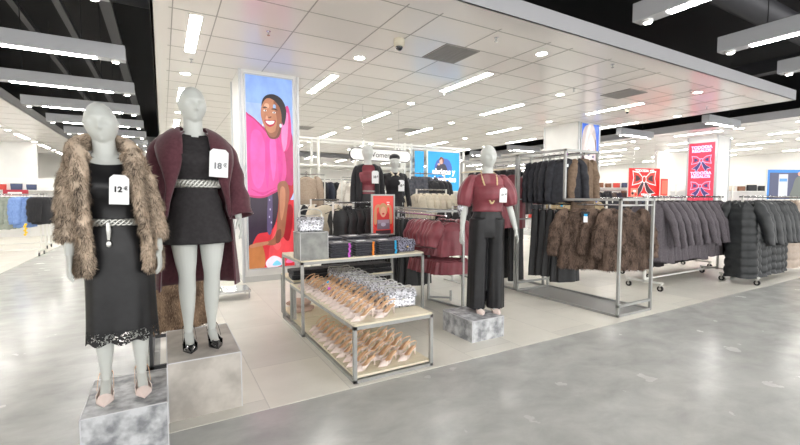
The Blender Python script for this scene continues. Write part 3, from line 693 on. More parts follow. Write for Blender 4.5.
# ---- pump: toe towards -y, heel under +y; returns meshes in a dict (origin under the middle of the foot)
def shoe_meshes(mat_up, mat_in, mat_heel, hh=.075, mat_strap=None):
    prof = [(-.128, .004, .001), (-.115, .004, .010), (-.09, .004, .024), (-.06, .004, .036), (-.03, .010, .037), (.0, .028, .031), (.03, .05, .026), (.06, .066, .026), (.085, .072, .024), (.1, .074, .014)]
    prof = [(y, z*hh/.075, w) for y, z, w in prof]
    P = cr(prof, 4)
    sole = MB(); sole.rings([[(w, y, z), (w*.6, y, z+.004), (-w*.6, y, z+.004), (-w, y, z), (-w*.7, y, z-.004), (w*.7, y, z-.004)] for y, z, w in P])
    ins = MB(); ins.rings([[(w*.86, y, z+.0065), (-w*.86, y, z+.0065), (-w*.86, y, z+.003), (w*.86, y, z+.003)] for y, z, w in P[2:]])
    up = MB(); R = []
    for y, z, w in [p for p in P if p[0] < -.045]:
        h = .006 + .034*min(1, (y + .128)/.07)**.8
        R.append([(w*1.06*math.cos(a), y, z - .002 + h*math.sin(a)) for a in [PI*k/12 for k in range(13)]])
    up.rings(R, False, False)
    # low side walls that run back from the vamp
    for s in (-1, 1):
        R = []
        for y, z, w in [p for p in P if -.06 <= p[0] <= .03]:
            t = (y + .06)/.09; R.append([(s*w*1.06, y, z - .002), (s*(w*1.08), y, z + .036*(1-t)**1.3 + .006), (s*(w*1.02), y, z + .036*(1-t)**1.3 + .006), (s*w*.98, y, z)])
        up.rings(R, True)
    heel = MB(); heel.tube([(0, .085, prof[8][1] - .002), (0, .09, prof[8][1]*.7), (0, .096, prof[8][1]*.3), (0, .096, 0)], [.02, .0105, .006, .0058], 10)
    st = MB()
    loop = [(-.036, -.012, hh*.35 + .026), (-.034, .03, hh + .012), (-.028, .08, hh + .035), (0, .108, hh + .045), (.028, .08, hh + .035), (.034, .03, hh + .012), (.036, -.012, hh*.35 + .026)]
    C = cr(loop, 5); st.rings([[(x*1.0, y, z - .005), (x*1.05, y + .001, z - .005), (x*1.05, y + .001, z + .005), (x, y, z + .005)] for x, y, z in C])
    return dict(sole=sole.mesh('sole', mat_up), upper=up.mesh('upper', mat_up), insole=ins.mesh('insole', mat_in), heel=heel.mesh('heel', mat_heel), strap=st.mesh('strap', mat_strap or mat_up))
SH = {}
SH['blush'] = shoe_meshes(M['blush'], M['insole'], M['blush'], .075, M['insole'])
SH['patent'] = shoe_meshes(M['patent'], M['patent'], M['patent'], .075)
for d in SH.values():
    for me in d.values(): me.polygons.foreach_set('use_smooth', [True]*len(me.polygons))
def shoe_child(kind, parent, x, y, rz=0, z=0.0):
    e = link(SH[kind]['upper'], 'shoe', parent, (x, y, z), rz); e.scale = (1.14, 1.12, 1.1)
    for k in ('sole', 'heel', 'strap'): link(SH[kind][k], k, e)
    if kind == 'patent': 
        b = MB(); b.ell((0, -.075, .045), (.016, .012, .006), 12, 8); b.build('ornament', M['silver'], e)
    return e
def price_tag(parent, loc, w, h, s, rot, cut=.02, grey=False, name='price_tag'):
    e = MB(); c = cut
    out = [(-w/2, -h/2), (w/2, -h/2), (w/2, h/2 - c), (w/2 - c, h/2), (-w/2 + c, h/2), (-w/2, h/2 - c)]
    e.rings([[(x, y, z) for x, z in out] for y in (-.001, .001)])
    t = e.build(name, M['tagpaper'], parent, loc=loc); t.rotation_euler = rot
    mt = M['ink_grey'] if grey else M['ink']
    text('price_print', s, w*.46, mt, t, (-w*.08, -.0024, -.02 if grey else 0), (PI/2, 0, 0), bold=w*.018)
    text('currency_print', '\u20ac', w*.3, mt, t, (w*.33, -.0024, .008 if not grey else -.012), (PI/2, 0, 0), bold=w*.01)
    return t
def belt_chain(parent, z, off, mat, n=60, r=.009, amp=.006, name='belt', strands=3, rx=None):
    a, b, c = interp(TOR, z); mb = MB()
    for k in range(strands):
        P = []
        for j in range(n + 1):
            t = 2*PI*j/n; w = math.sin(t*11 + k*2*PI/strands); q = math.cos(t*11 + k*2*PI/strands)
            P.append(((a + off + .004*q)*math.cos(t), c + (b + off + .004*q)*math.sin(t), z + amp*1.6*w))
        mb.tube(P, r*.6, 6, False)
    return mb.build(name, mat, parent, smooth=True)
def open_coat(zs, prof, gap, folds, n=56, thick=.012, hem=None):
    """coat body left open at the front; prof(z)->(rx,ry,cy); gap(z)= half angle of the opening"""
    rows = []
    for z in zs:
        rx, ry, cy = prof(z); g_ = gap(z); row = []
        for j in range(n + 1):
            a = -PI/2 + g_ + (2*PI - 2*g_)*j/n; k = folds(a, z)
            row.append((rx*k*math.cos(a), cy + ry*k*math.sin(a), z + (hem(a) if hem and z == zs[0] else 0)))
        rows.append(row)
    return rows
def sheet_solid(mb, rows, t):
    """give a sheet real thickness, offset along its normals"""
    V = np.array(rows, float); du = np.gradient(V, axis=1); dv = np.gradient(V, axis=0); N = np.cross(du, dv); N /= np.maximum(np.linalg.norm(N, axis=2, keepdims=True), 1e-9)
    A = V + N*t/2; B = V - N*t/2; r, c = V.shape[:2]
    vs = [tuple(p) for p in A.reshape(-1, 3)] + [tuple(p) for p in B.reshape(-1, 3)]; fs = []; o = r*c
    for i in range(r-1):
        for j in range(c-1):
            q = i*c + j; fs.append((q, q+1, q+c+1, q+c)); fs.append((o+q, o+q+c, o+q+c+1, o+q+1))
    for i in range(r-1):
        for j in (0, c-1):
            q = i*c + j; fs.append((q, q+c, o+q+c, o+q) if j == 0 else (q+c, q, o+q, o+q+c))
    for j in range(c-1):
        for i in (0, r-1):
            q = i*c + j; fs.append((q+1, q, o+q, o+q+1) if i == 0 else (q, q+1, o+q+1, o+q))
    mb.add(vs, fs); return mb
def sh_x(v, k, x0=.9): return [(x - k*max(0, z - x0), y, z) for x, y, z in v]

# ------------------------------------------------------------ 1: fur coat over black slip dress
m1 = empty('mannequin', (-.236, 3.0, .26), .06, .98)
tag(m1, 'white mannequin in tan fur coat and black lace hemmed slip dress', 'mannequin')
K = .085   # the torso leans a little to its side
link(body_mesh('body', .0045, spread=(-.03, -.08), fwd=(.03, .02), leg=.014, turn=-.1, shift=K), 'body', m1)
def skirt_row(z, n=96):
    t = (.93 - z)/.55; rx, ry, cy = shell(max(z, .9), .014)
    if z < .93: rx = .182 - .004*t + .006*t*t; ry = .124 + .004*t; cy = .012
    f = lambda a, z_: 1 + (.02 + .035*t)*max(t, 0)*math.sin(5*a + 1.2 + .8*t) + .018*max(t, 0)*math.sin(11*a + 2)
    return ering(z, rx, ry, cy, n=n, f=f)
zs = [1.468, 1.455, 1.44, 1.40, 1.36, 1.31, 1.26, 1.2, 1.14, 1.09, 1.06, 1.03, 1.0, .96, .92, .88, .83, .78, .72, .66, .6, .54, .48, .43, .41]
mb = MB()
rows = []
for z in zs:
    if z > .93:
        a, b, c = shell(z, .012 if z < 1.3 else .008)
        if 1.22 < z < 1.34: b += .030; c -= .018
        rows.append(ering(z, a, b, c, n=96, f=lambda q, z_: 1 + .010*math.sin(7*q + z_*30), tz=(lambda q: -.025*max(0, -math.sin(q))**3) if z > 1.43 else None))
    else: rows.append(skirt_row(z))
mb.rings(rows, False); mb.v = sh_x(mb.v, K)
mb.build('slip_dress', M['black_cloth'], m1, smooth=True)
d = bpy.data.objects[-1] if False else None
mb = MB(); R = [skirt_row(.425)]
base = skirt_row(.41)
for zz, o in ((.395, 1.004), (.375, 1.012), (.355, 1.02), (.34, 1.026)):
    R.append([(x*o, y*o, zz + (.012*math.sin(9*2*PI*j/96) if zz < .36 else 0)) for j, (x, y, z) in enumerate(base)])
mb.rings(R, False); mb.build('lace_hem', M['lace'], m1, smooth=True)
bl = belt_chain(m1, 1.07, .024, M['silver'], 150, .013, .010, strands=3); bl.location.x = -K*.14
mb = MB(); mb.tube([(0, 0, 0), (.002, -.008, -.05), (0, -.008, -.1)], [.012, .014, .008], 8); mb.ell((0, -.008, -.125), (.014, .006, .02), 10, 8)
mb.build('pendant', M['silver'], bl, loc=(-.035, -.12, 1.07))
# fur coat: back, sides, sleeves and rolled collar fused into one thick pile
mb = MB()
def prof1(z):
    if z > 1.38:
        a, b, c = interp(TOR, z); return a + .035, b + .045, c + .005
    t = (1.38 - z)/.64; return .182 + .035*t, .145 + .03*t, .012
def gap1(z): return .62 + .16*max(0, (1.3 - z))*1.0 if z < 1.3 else .62
zz = [.765 + (1.475 - .765)*k/26 for k in range(27)]
rows = open_coat(zz, prof1, gap1, lambda a, z: 1 + .035*math.sin(6*a + z*2)*max(0, (1.3-z)/.5))
sheet_solid(mb, rows, .034)
for k, s in enumerate((-1, 1)):
    A = arm_pts(s, (-.03, -.08)[k], (.03, .02)[k]); C = [tuple(v) for v in cr(A, 5)]
    C = C[:-3]
    rr = [.052 + .010*min(1, i/8) + .004*math.sin(i*1.7) for i in range(len(C))]
    mb.tube([(s*.10, .012, 1.44)] + [(x + s*.002, y, z) for x, y, z in C], [.05] + rr, 20)
    # front edge roll and collar
    P = [(s*.15, -.128, .79), (s*.15, -.135, .95), (s*.143, -.135, 1.12), (s*.138, -.13, 1.26), (s*.135, -.115, 1.37), (s*.142, -.065, 1.465), (s*.124, -.005, 1.53), (s*.074, .07, 1.565), (0, .095, 1.57)]
    mb.tube([tuple(v) for v in cr(P, 4)], [v[0] for v in cr([(.032,), (.032,), (.034,), (.042,), (.052,), (.052,), (.044,), (.04,), (.04,)], 4)], 14)
mb.v = sh_x(mb.v, K)
cm = remesh(mb, .010, 'fur_coat', [M['fur_a']], 3)
cm = fur_strands(cm, 75000, .028, .003, 3, droop=1.0, clump=22)
link(cm, 'fur_coat', m1)
price_tag(m1, (.015, -.178, 1.262), .096, .17, '12', (0, .04, .08))
for s in (-1, 1): shoe_child('blush', m1, s*.096, -.03, s*.03)
# ------------------------------------------------------------ 2: burgundy coat over dark mini dress
m2 = empty('mannequin', (.215, 3.28, .39), .05, 1.03)
tag(m2, 'white mannequin in burgundy wool coat and short dark dress, on the tallest block', 'mannequin')
K2 = .02
link(body_mesh('body', .0045, spread=(.02, .02), fwd=(.02, .02), leg=-.005, turn=.12, shift=K2), 'body', m2)
mb = MB(); R = []
for z in [1.468, 1.452, 1.435, 1.40, 1.36, 1.31, 1.26, 1.2, 1.14, 1.09, 1.06, 1.0, .96, .92, .88, .83, .78, .735, .72]:
    if z > .99:
        a, b, c = shell(z, .010)
        if 1.22 < z < 1.34: b += .030; c -= .018
        R.append(ering(z, a, b, c, n=96, f=lambda q, z_: 1 + .006*math.sin(6*q + z_*26), tz=(lambda q: -.02*max(0, -math.sin(q))**2) if z > 1.44 else None))
    else:
        t = (.99 - z)/.27; R.append(ering(z, .155 + .072*t, .112 + .045*t, .01, n=96, f=lambda a, z_: 1 + .035*t*math.sin(8*a + .6) + .012*t*math.sin(17*a)))
mb.rings(R, False); mb.v = sh_x(mb.v, K2); mb.build('mini_dress', M['black_wool'], m2, smooth=True, solid=.004)
bl = belt_chain(m2, 1.125, .022, M['silver'], 200, .015, .013, strands=3)
coat = empty('coat', (0, 0, 0)); coat.parent = m2
mb = MB()
def prof2(z):
    if z > 1.36: a, b, c = interp(TOR, z); return a + .028, b + .035, c + .006
    t = (1.36 - z)/.96; return .192 + .07*t, .125 + .08*t, .02 + .05*t
def gap2(z): return .55 if z > 1.38 else .55 + .75*min(1, (1.38 - z)/.35) - .25*max(0, (1.0 - z))
zz = [.40 + (1.47 - .40)*k/30 for k in range(31)]
rows = open_coat(zz, prof2, gap2, lambda a, z: 1 + .06*math.sin(5*a + 1.1)*max(0, (1.3-z)/.8) + .025*math.sin(11*a)*max(0, (1.2-z)/.8), n=72)
sheet_solid(mb, rows, .010); mb.v = sh_x(mb.v, K2)
mb.build('back_panel', M['maroon'], coat, smooth=True)
for k, s in enumerate((-1, 1)):
    A = arm_pts(s, .02, .02); C = [tuple(v) for v in cr(A, 6)][:-1]
    L_ = len(C); R = []
    rr = [.048 + .016*min(1, i/7) + .018*(i/L_) for i in range(L_)]
    mb = MB(); P = [(s*.13, .01, 1.435)] + [(x + s*.02, y + .005, z) for x, y, z in C]
    mb.tube(P, [.045] + rr, 24, False)
    v = np.array(mb.v); 
    mb.v = [tuple(p + np.array([1, .6, 0])*(.008*math.sin(p[2]*38 + 3*math.atan2(p[1], p[0])))) for p in v]
    mb.v = sh_x(mb.v, K2); mb.build('sleeve', M['maroon'], coat, smooth=True, solid=.008)
    # wide shawl lapel: inner edge at the neck, outer edge over the shoulder, meeting the waist at the side
    inner = [(s*.02, .085, 1.50), (s*.075, .05, 1.515), (s*.085, -.02, 1.49), (s*.08, -.085, 1.43), (s*.085, -.128, 1.34), (s*.1, -.138, 1.24), (s*.13, -.12, 1.14), (s*.165, -.095, 1.03), (s*.19, -.06, .9)]
    outer = [(s*.05, .115, 1.40), (s*.16, .09, 1.42), (s*.225, .01, 1.40), (s*.235, -.05, 1.35), (s*.225, -.105, 1.27), (s*.205, -.128, 1.19), (s*.19, -.12, 1.1), (s*.195, -.09, 1.0), (s*.2, -.055, .88)]
    I = cr(inner, 5); O = cr(outer, 5); rows = []
    for a, b in zip(I, O):
        row = []
        for q in range(9):
            t = q/8; p = a*(1-t) + b*t; bul = .022*math.sin(PI*t)
            row.append((p[0] + s*bul*.3, p[1] - bul*.8, p[2] + bul*.8))
        rows.append(row)
    if s > 0: rows = [r[::-1] for r in rows]
    mb = MB(); sheet_solid(mb, rows, .012); mb.v = sh_x(mb.v, K2); mb.build('lapel', M['maroon'], coat, smooth=True)
price_tag(m2, (.115, -.185, 1.26), .118, .185, '18', (0, .05, .06), grey=True)
for s in (-1, 1): shoe_child('patent', m2, s*.078, -.03, s*.03)
# ------------------------------------------------------------ 3: burgundy blouse and wide trousers
m3 = empty('mannequin', (3.03, 3.40, .22), -.42, 1.008)
tag(m3, 'white mannequin in burgundy puff sleeve blouse, gold necklace and wide black trousers', 'mannequin')
link(body_mesh('body', .005, spread=(.08, .08), fwd=(.05, .05), leg=.0, turn=.1), 'body', m3)
mb = MB(); R = []
for k in range(23):
    z = 1.478 - .40*k/22; a, b, c = shell(z, .016 + .012*min(1, max(0, (1.4 - z)*6)))
    if 1.2 < z < 1.35: b += .028; c -= .016
    if z < 1.2: a += .012; b += .012
    R.append(ering(z, a, b, c, n=90, f=lambda q, z_: 1 + .012*math.sin(8*q + z_*6)*min(1, max(0, (1.42 - z_)*5)) + .006*math.sin(15*q)))
mb.rings(R, False)
bo = mb.build('blouse', M['burg'], m3, smooth=True, solid=.004)
for s in (-1, 1):
    A = arm_pts(s, .08, .05); C = [tuple(v) for v in cr(A, 7)][:16]; L_ = len(C)
    rr = [.048 + .036*math.sin(PI*min(1, (i + 2)/L_*.9)**1.5) for i in range(L_)] ; rr[-1] = .052; rr[-2] = .07
    mb = MB(); mb.tube([(s*.12, .01, 1.425)] + [(x + s*.012, y, z + .01) for x, y, z in C], [.04] + rr, 40, False)
    cen = np.mean(np.array(mb.v), axis=0); v2 = []
    for i, p in enumerate(mb.v):
        j = i % 40; r_ = i//40; c0 = Vector(((s*.12, .01, 1.425) if r_ == 0 else (C[r_-1][0] + s*.012, C[r_-1][1], C[r_-1][2] + .01)))
        q = Vector(p) - c0; v2.append(tuple(c0 + q*(1 + .06*math.sin(2*PI*j/40*9 + r_*.2))))
    mb.v = v2; mb.build('sleeve', M['burg'], bo, smooth=True, solid=.004)
mb = MB(); R = []
for z in (1.115, 1.09, 1.05, 1.0, .95, .9, .86, .83, .80):
    a, b, c = shell(z, .018); k_ = 0; R.append(ering(z, a + .006, b + (.006 if z > .95 else .0), c, n=64, f=lambda q, z_: 1 + .008*math.sin(16*q)))
mb.rings(R)
for s in (-1, 1):
    R = []
    for k in range(26):
        z = 1.0 - .965*k/25; t = k/25
        R.append(ering(z, .096, .140 - .026*min(1, t*1.8) - .004*math.sin(PI*t), .012 + .02*t, cx=s*(.09 + .014*t), n=72,
              f=lambda q, z_: 1 + (.015 + .05*t)*math.sin(5*q + 1.5*s + t) + .02*t*math.sin(11*q)))
    mb.rings(R)
tm = remesh(mb, .008, 'trousers', [M['black_cloth']], 3); link(tm, 'trousers', m3)
mb = MB(); mb.rings([ering(z, *[q for q in (shell(1.1, .026)[0], shell(1.1, .028)[1], shell(1.1, 0)[2])], n=64) for z in (1.09, 1.13)], False); mb.build('waistband', M['black_cloth'], m3, smooth=True, solid=.006)
neck = [(-.072, -.01, 1.478), (-.078, -.06, 1.43), (-.068, -.105, 1.36), (-.045, -.14, 1.27), (-.02, -.15, 1.19), (0, -.148, 1.165), (.02, -.15, 1.19), (.045, -.14, 1.27), (.068, -.105, 1.36), (.078, -.06, 1.43), (.072, -.01, 1.478), (.045, .055, 1.5), (0, .075, 1.505), (-.045, .055, 1.5)]
mb = MB(); C = cr(neck, 7, True)
for i, p in enumerate(C): mb.ell(tuple(p), (.0085 if i % 3 else .011,)*3, 8, 6)
mb.build('necklace', pm('cream_gold_beads', (214, 196, 150), .3, .3), m3, smooth=True)
price_tag(m3, (.115, -.165, 1.25), .08, .15, '16', (0, .03, .1))
for s in (-1, 1): shoe_child('blush', m3, s*.084, -.03, s*.04)
mb = MB(); mb.tube([(-.02, 0, -.07), (-.03, 0, 0), (-.025, 0, .07)], [.045, .062, .045], 14, flat=.8); mb.build('sequin_cuff', M['glitter'], m3, loc=(-.235, .02, 1.10))
# ------------------------------------------------------------ 4 and 5: dark pair at the back
m4 = empty('mannequin', (2.94, 6.2, .42), -.3, 1.075)
tag(m4, 'far white mannequin in a long black jacket over a burgundy top and black trousers', 'mannequin')
link(body_mesh('body', .009, spread=(-.04, -.04), turn=0), 'body', m4)
def top(parent, name, mat, off, z0, z1, amp=.012, n=56, flare=0):
    mb = MB(); R = []
    for k in range(18):
        z = z1 - (z1 - z0)*k/17; a, b, c = shell(max(z, .88), off)
        if 1.2 < z < 1.35: b += .028; c -= .016
        t = max(0, (1.1 - z)); R.append(ering(z, a + flare*t, b + flare*t + .005, c, n=n, f=lambda q, z_: 1 + amp*math.sin(7*q + z_*9)))
    mb.rings(R, False); return mb.build(name, mat, parent, smooth=True)
top(m4, 'top', M['burg'], .012, 1.02, 1.46)
def sleeves(parent, mat, spread, r0, r1, cut=0, fwd=(0, 0)):
    for k, s in enumerate((-1, 1)):
        C = [tuple(v) for v in cr(arm_pts(s, spread[k], fwd[k]), 5)]; C = C[:len(C)-cut]
        mb = MB(); mb.tube([(s*.12, .01, 1.425)] + [(x + s*.006, y, z) for x, y, z in C], [.04] + [r0 + (r1-r0)*i/len(C) for i in range(len(C))], 16, False); mb.build('sleeve', mat, parent, smooth=True)
mb = MB(); rows = open_coat([.72 + .75*k/20 for k in range(21)], lambda z: (interp(TOR, z)[0] + .03, interp(TOR, z)[1] + .04, interp(TOR, z)[2]) if z > 1.36 else (.185 + .02*(1.36 - z), .13, .01), lambda z: .55, lambda a, z: 1 + .03*math.sin(7*a), 40)
sheet_solid(mb, rows, .012); j4 = mb.build('jacket', M['black_knit'], m4, smooth=True); sleeves(j4, M['black_knit'], (-.04, -.04), .05, .042)
def trousers(parent, mat, flare=.02):
    mb = MB(); mb.rings([ering(z, *[shell(z, .014)[q] for q in range(3)], n=40) for z in (1.08, 1.0, .94, .88, .84)], False)
    for s in (-1, 1): mb.rings([ering(.9 - .86*k/14, .095 + flare*k/14, .11, .012, cx=s*(.085 + .03*k/14), n=36, f=lambda q, z_: 1 + .04*math.sin(5*q + s)) for k in range(15)], False)
    return mb.build('trousers', mat, parent, smooth=True)
trousers(m4, M['black_cloth']); b4 = belt_chain(m4, 1.06, .024, M['silver'], 60, .008, .006)
price_tag(m4, (.09, -.16, 1.27), .11, .19, '10', (0, 0, .2))
m5 = empty('mannequin', (3.5, 6.3, .42), -.35, 1.0)
tag(m5, 'far white mannequin in a black sweater with a white collar and a dark cap', 'mannequin')
link(body_mesh('body', .009, spread=(0, 0), turn=-.1), 'body', m5)
j5 = top(m5, 'sweater', M['black_knit'], .024, .95, 1.465, flare=.05); sleeves(j5, M['black_knit'], (0, 0), .054, .042)
mb = MB()
for s in (-1, 1):
    mb.tube([(0, .075, 1.5), (s*.05, .05, 1.495), (s*.07, -.01, 1.48), (s*.06, -.06, 1.455), (s*.03, -.1, 1.42), (s*.075, -.115, 1.4)], [.013, .014, .016, .018, .017, .006], 8, flat=.6)
mb.build('collar', M['pearl'], m5, smooth=True)
mb = MB(); R = []
for z, r in ((.86, .12), (.8, .17), (.7, .2), (.6, .22), (.5, .235)): pass
mb.rings([ering(z, .16 + .09*(.95 - z), .12 + .09*(.95 - z), .01, n=72, f=lambda q, z_: 1 + .05*math.sin(14*q)) for z in (.97, .85, .72, .58, .45)], False); mb.build('skirt', M['black_cloth'], m5, smooth=True)
mb = MB(); mb.ell((0, .004, 1.725), (.093, .11, .066), 24, 12); mb.tube([(-.06, -.07, 1.715), (0, -.125, 1.722), (.06, -.07, 1.715)], [.012, .02, .012], 8, flat=.4); mb.build('cap', M['black_knit'], m5, smooth=True)
price_tag(m5, (.09, -.165, 1.24), .11, .19, '10', (0, 0, .2))
# ------------------------------------------------------------ blocks and stands
def block(name, label, x0, x1, y0, y1, z0, z1, mat, cat='display block'):
    r = empty(name, ((x0+x1)/2, (y0+y1)/2, z0)); tag(r, label, cat); w = (x1-x0)/2; d = (y1-y0)/2; h = z1 - z0
    MB().box(-w, w, -d, d, 0, h).build('body', mat, r, bevel=.003)
    t = MB(); e = .006
    for a in (-1, 1): t.sq([(-w, a*d, h), (w, a*d, h)], e).sq([(a*w, -d, h), (a*w, d, h)], e); t.sq([(a*w, -d, .003), (a*w, -d, h)], e)
    t.build('edge_trim', M['plinth_edge'], r)
    return r
block('display_block', 'grey marbled display block under the mannequin in the fur coat', -.42, -.01, 2.72, 3.27, 0, .26, M['plinth'])
block('display_block', 'tall beige stone display block under the mannequin in the burgundy coat', -.005, .44, 2.98, 3.72, 0, .39, M['plinth_b'])
block('display_block', 'low grey marbled display block under the mannequin in wide trousers', 2.64, 3.06, 3.16, 3.66, 0, .22, M['plinth'])
block('display_block', 'low white platform under the two far mannequins', 2.5, 4.0, 5.9, 6.6, 0, .42, M['white'])
# ================================================================ HANGING CLOTHES
# every garment hangs from its own hanger: origin on the rail, front towards local -y
def hanger_mesh(mat, w=.40, clip=False):
    mb = MB()
    mb.tube([(0, 0, -.075), (0, 0, -.03), (.014, 0, -.012), (.02, 0, .006), (.012, 0, .02), (-.004, 0, .022), (-.014, 0, .012)], .0026, 6)
    if clip: mb.tube([(-w/2, 0, -.08), (0, 0, -.074), (w/2, 0, -.08)], .004, 6); mb.box(-w/2 - .01, -w/2 + .02, -.012, .012, -.115, -.075); mb.box(w/2 - .02, w/2 + .01, -.012, .012, -.115, -.075)
    else: mb.tube([tuple(v) for v in cr([(-w/2, 0, -.145), (-w/4, 0, -.105), (0, 0, -.072), (w/4, 0, -.105), (w/2, 0, -.145)], 4)], .006, 6)
    return mb.mesh('hanger', mat)
HG = {'dark': hanger_mesh(M['hanger']), 'clip': hanger_mesh(M['hanger_l'], .3, True)}
def garment_mesh(kind, L, w=.42, dep=.075, seed=0, flare=1.1, sl=.5, sr=.05, n=44, rows=16, amp=.05, nf=6, quilt=0.0, open_front=False, mat=None, thick=0.0, out=.05):
    rg = random.Random(seed); ph = rg.random()*6; ph2 = rg.random()*6
    mb = MB()
    def F(a, t): return 1 + amp*t*math.sin(nf*a + ph) + amp*.4*t*math.sin(nf*2.3*a + ph2)
    if kind in ('top', 'coat'):
        R = []
        sh = [(-.085, .055, .045), (-.10, .085, .055), (-.125, w*.36, .06), (-.15, w*.46, .066), (-.19, w*.5, dep)]
        for z, a, b in sh: R.append(ering(z, a, b, 0, n=n, p=2.2))
        for k in range(1, rows + 1):
            t = k/rows; z = -.19 - (L - .11)*t
            qz = 1 - quilt*abs(math.cos(PI*(z/.13)))**8 if quilt else 1
            a = w*.5*(1 + (flare - 1)*t)*qz; b = dep*(1 + .45*(flare - .7)*t)*qz
            R.append(ering(z, a, b, 0, n=n, p=2.3, f=lambda q, z_: F(q, t), tz=lambda q: .008*math.sin(4*q + ph)*t))
        if open_front:   # overlap of the front edges as a placket ridge
            for k in range(len(R)): R[k] = [(x, y - (.012 if abs(x - .02) < .03 and y < 0 else 0), z) for x, y, z in R[k]]
        mb.rings(R, False)
        if sl:
            for s in (-1, 1):
                P = [(s*w*.36, 0, -.135), (s*w*.47, 0, -.165), (s*(w*.5 + out*.5), -.01, -.19 - sl*.3), (s*(w*.5 + out*.8), -.014, -.19 - sl*.65), (s*(w*.5 + out), -.03, -.19 - sl)]
                C = [tuple(v) for v in cr(P, 5)]; m_ = len(C)
                rr = [sr*(.9 + .25*math.sin(PI*min(1, i/m_*1.2)))*(1 - .18*i/m_)*((1 - quilt*1.2*abs(math.cos(PI*(C[i][2]/.13)))**8) if quilt else 1) for i in range(m_)]
                n0 = len(mb.v); mb.tube(C, rr, 14, True, flat=1.15)
                for i in range(n0, len(mb.v)):
                    x, y, z = mb.v[i]; mb.v[i] = (x + .006*math.sin(z*40 + seed), y + .007*math.sin(z*33 + 2*seed + x*20), z)
        if kind == 'coat':
            for s in (-1, 1):   # turned collar
                mb.tube([(0, .045, -.075), (s*.05, .03, -.078), (s*.062, -.03, -.1), (s*.03, -.075, -.16), (s*.012, -.09, -.25)], [.016, .02, .024, .024, .01], 8, flat=.7)
    elif kind == 'skirt':
        mb.rings([ering(-.09 - L*k/rows, w*.34*(1 + (flare - 1)*k/rows), dep*.6*(1 + (flare - 1)*k/rows), 0, n=n, p=2.2, f=lambda q, z_: F(q, min(1, k/rows + .15))) for k in range(rows + 1)], False)
    elif kind == 'trousers':
        mb.rings([ering(-.09 - .26*k/5, w*.36, .045, 0, n=28, p=2.4) for k in range(6)], False)
        for s in (-1, 1): mb.rings([ering(-.32 - (L - .3)*k/rows, w*.17*(1 + (flare-1)*k/rows), .035 + .01*k/rows, 0, cx=s*w*.18, n=22, p=2.2, f=lambda q, z_: F(q, .5)) for k in range(rows + 1)], False)
    elif kind == 'dress':
        R = [ering(z, a, b, 0, n=n) for z, a, b in ((-.1, .12, .05), (-.16, .15, .06), (-.26, .17, .07), (-.38, .14, .065))]
        R += [ering(-.38 - (L - .3)*k/rows, .14 + .13*flare*(k/rows), .065 + .06*(k/rows), 0, n=n, f=lambda q, z_: F(q, k/rows)) for k in range(1, rows + 1)]
        mb.rings(R, False)
        for s in (-1, 1): mb.tube([(s*.06, 0, -.08), (s*.1, 0, -.14)], .012, 6)
    me = mb.mesh(kind, mat or M['black_cloth']); me.polygons.foreach_set('use_smooth', [True]*len(me.polygons))
    return me
def garment(name, me, hang='dark', label_tag=False):
    o = link(me, name); link(HG[hang], 'hanger', o)
    if label_tag:
        t = MB().box(-.012, .012, -.004, .004, -.012, .012).build('size_cube', label_tag, o, loc=(.0, -.012, -.03))
    return o
def fur_garment(name, mat, L, w, seed, n=14000, length=.034, width=.0045, sl=.42, flare=1.15, sr=.075, out=.07):
    mb = MB(); me0 = garment_mesh('coat', L, w, .10, seed, flare, sl, sr, n=40, rows=12, amp=.09, nf=5, mat=mat, out=out)
    me = fur_strands(me0, n, length, width, seed, clump=8, lift=.5); me.name = name
    o = link(me, name); link(HG['dark'], 'hanger', o); return o
def hang_row(proto, pts, rz, label, cat, group, jit=.05, scj=.03, tilt=0):
    """hang copies of one garment along a rail; label has one %s for its ordinal"""
    for i, p in enumerate(pts):
        s = 1 + random.uniform(-scj, scj)
        o = place(proto, p, rz + random.uniform(-jit, jit), (label % ORD[i]) if '%s' in label else label, cat, group, (s, s*random.uniform(.9, 1.12), s))
        o.rotation_euler.y = random.uniform(-.03, .03) + tilt
def line_pts(a, b, n): return [tuple(a[k] + (b[k]-a[k])*(i/(n-1) if n > 1 else 0) for k in range(3)) for i in range(n)]
# ------------------------------------------------------------ tall square-tube rack on the right
T = .03
def bars(parent, name, segs, mat=M['steel'], w=T):
    for s in segs: MB().sq(s, w).build(name, mat, parent)
r = empty('clothes_rack', (4.74, 4.62, 0)); tag(r, 'tall grey square-tube rack with a stepped front, holding black tops and brown fur coats', 'clothes rack')
X0, X1 = 0.0, .69; ya, yb, yc = 0.0, -.84, -1.64; zt, zl = 2.1, 1.43; fz = .02
bars(r, 'post', [[(X0, ya, fz), (X0, ya, zt)], [(X1, ya, fz), (X1, ya, zt)], [(X0, yc, fz), (X0, yc, zl)], [(X1, yc, fz), (X1, yc, zl)], [(X0, yb, zl), (X0, yb, zt)], [(X1, yb, zl), (X1, yb, zt)]])
bars(r, 'top_rail', [[(X0, ya, zt), (X0, yb, zt)], [(X1, ya, zt), (X1, yb, zt)], [(X0, yb, zt), (X1, yb, zt)], [(X0, ya, zt), (X1, ya, zt)], [(X0, yb, zl), (X0, yc, zl)], [(X1, yb, zl), (X1, yc, zl)], [(X0, yc, zl), (X1, yc, zl)], [(X0, yb, zl), (X1, yb, zl)]])
bars(r, 'base_rail', [[(X0, ya, fz), (X0, yc, fz)], [(X1, ya, fz), (X1, yc, fz)], [(X0, yc, fz), (X1, yc, fz)], [(X0, ya, fz), (X1, ya, fz)], [(X0, yc, .14), (X1, yc, .14)], [(X0, ya, .14), (X1, ya, .14)]])
MB().box(X0 + .02, X1 - .02, yc + .05, ya - .03, .006, .014).build('floor_panel', pm('grey_panel', (150, 150, 148), .5), r)
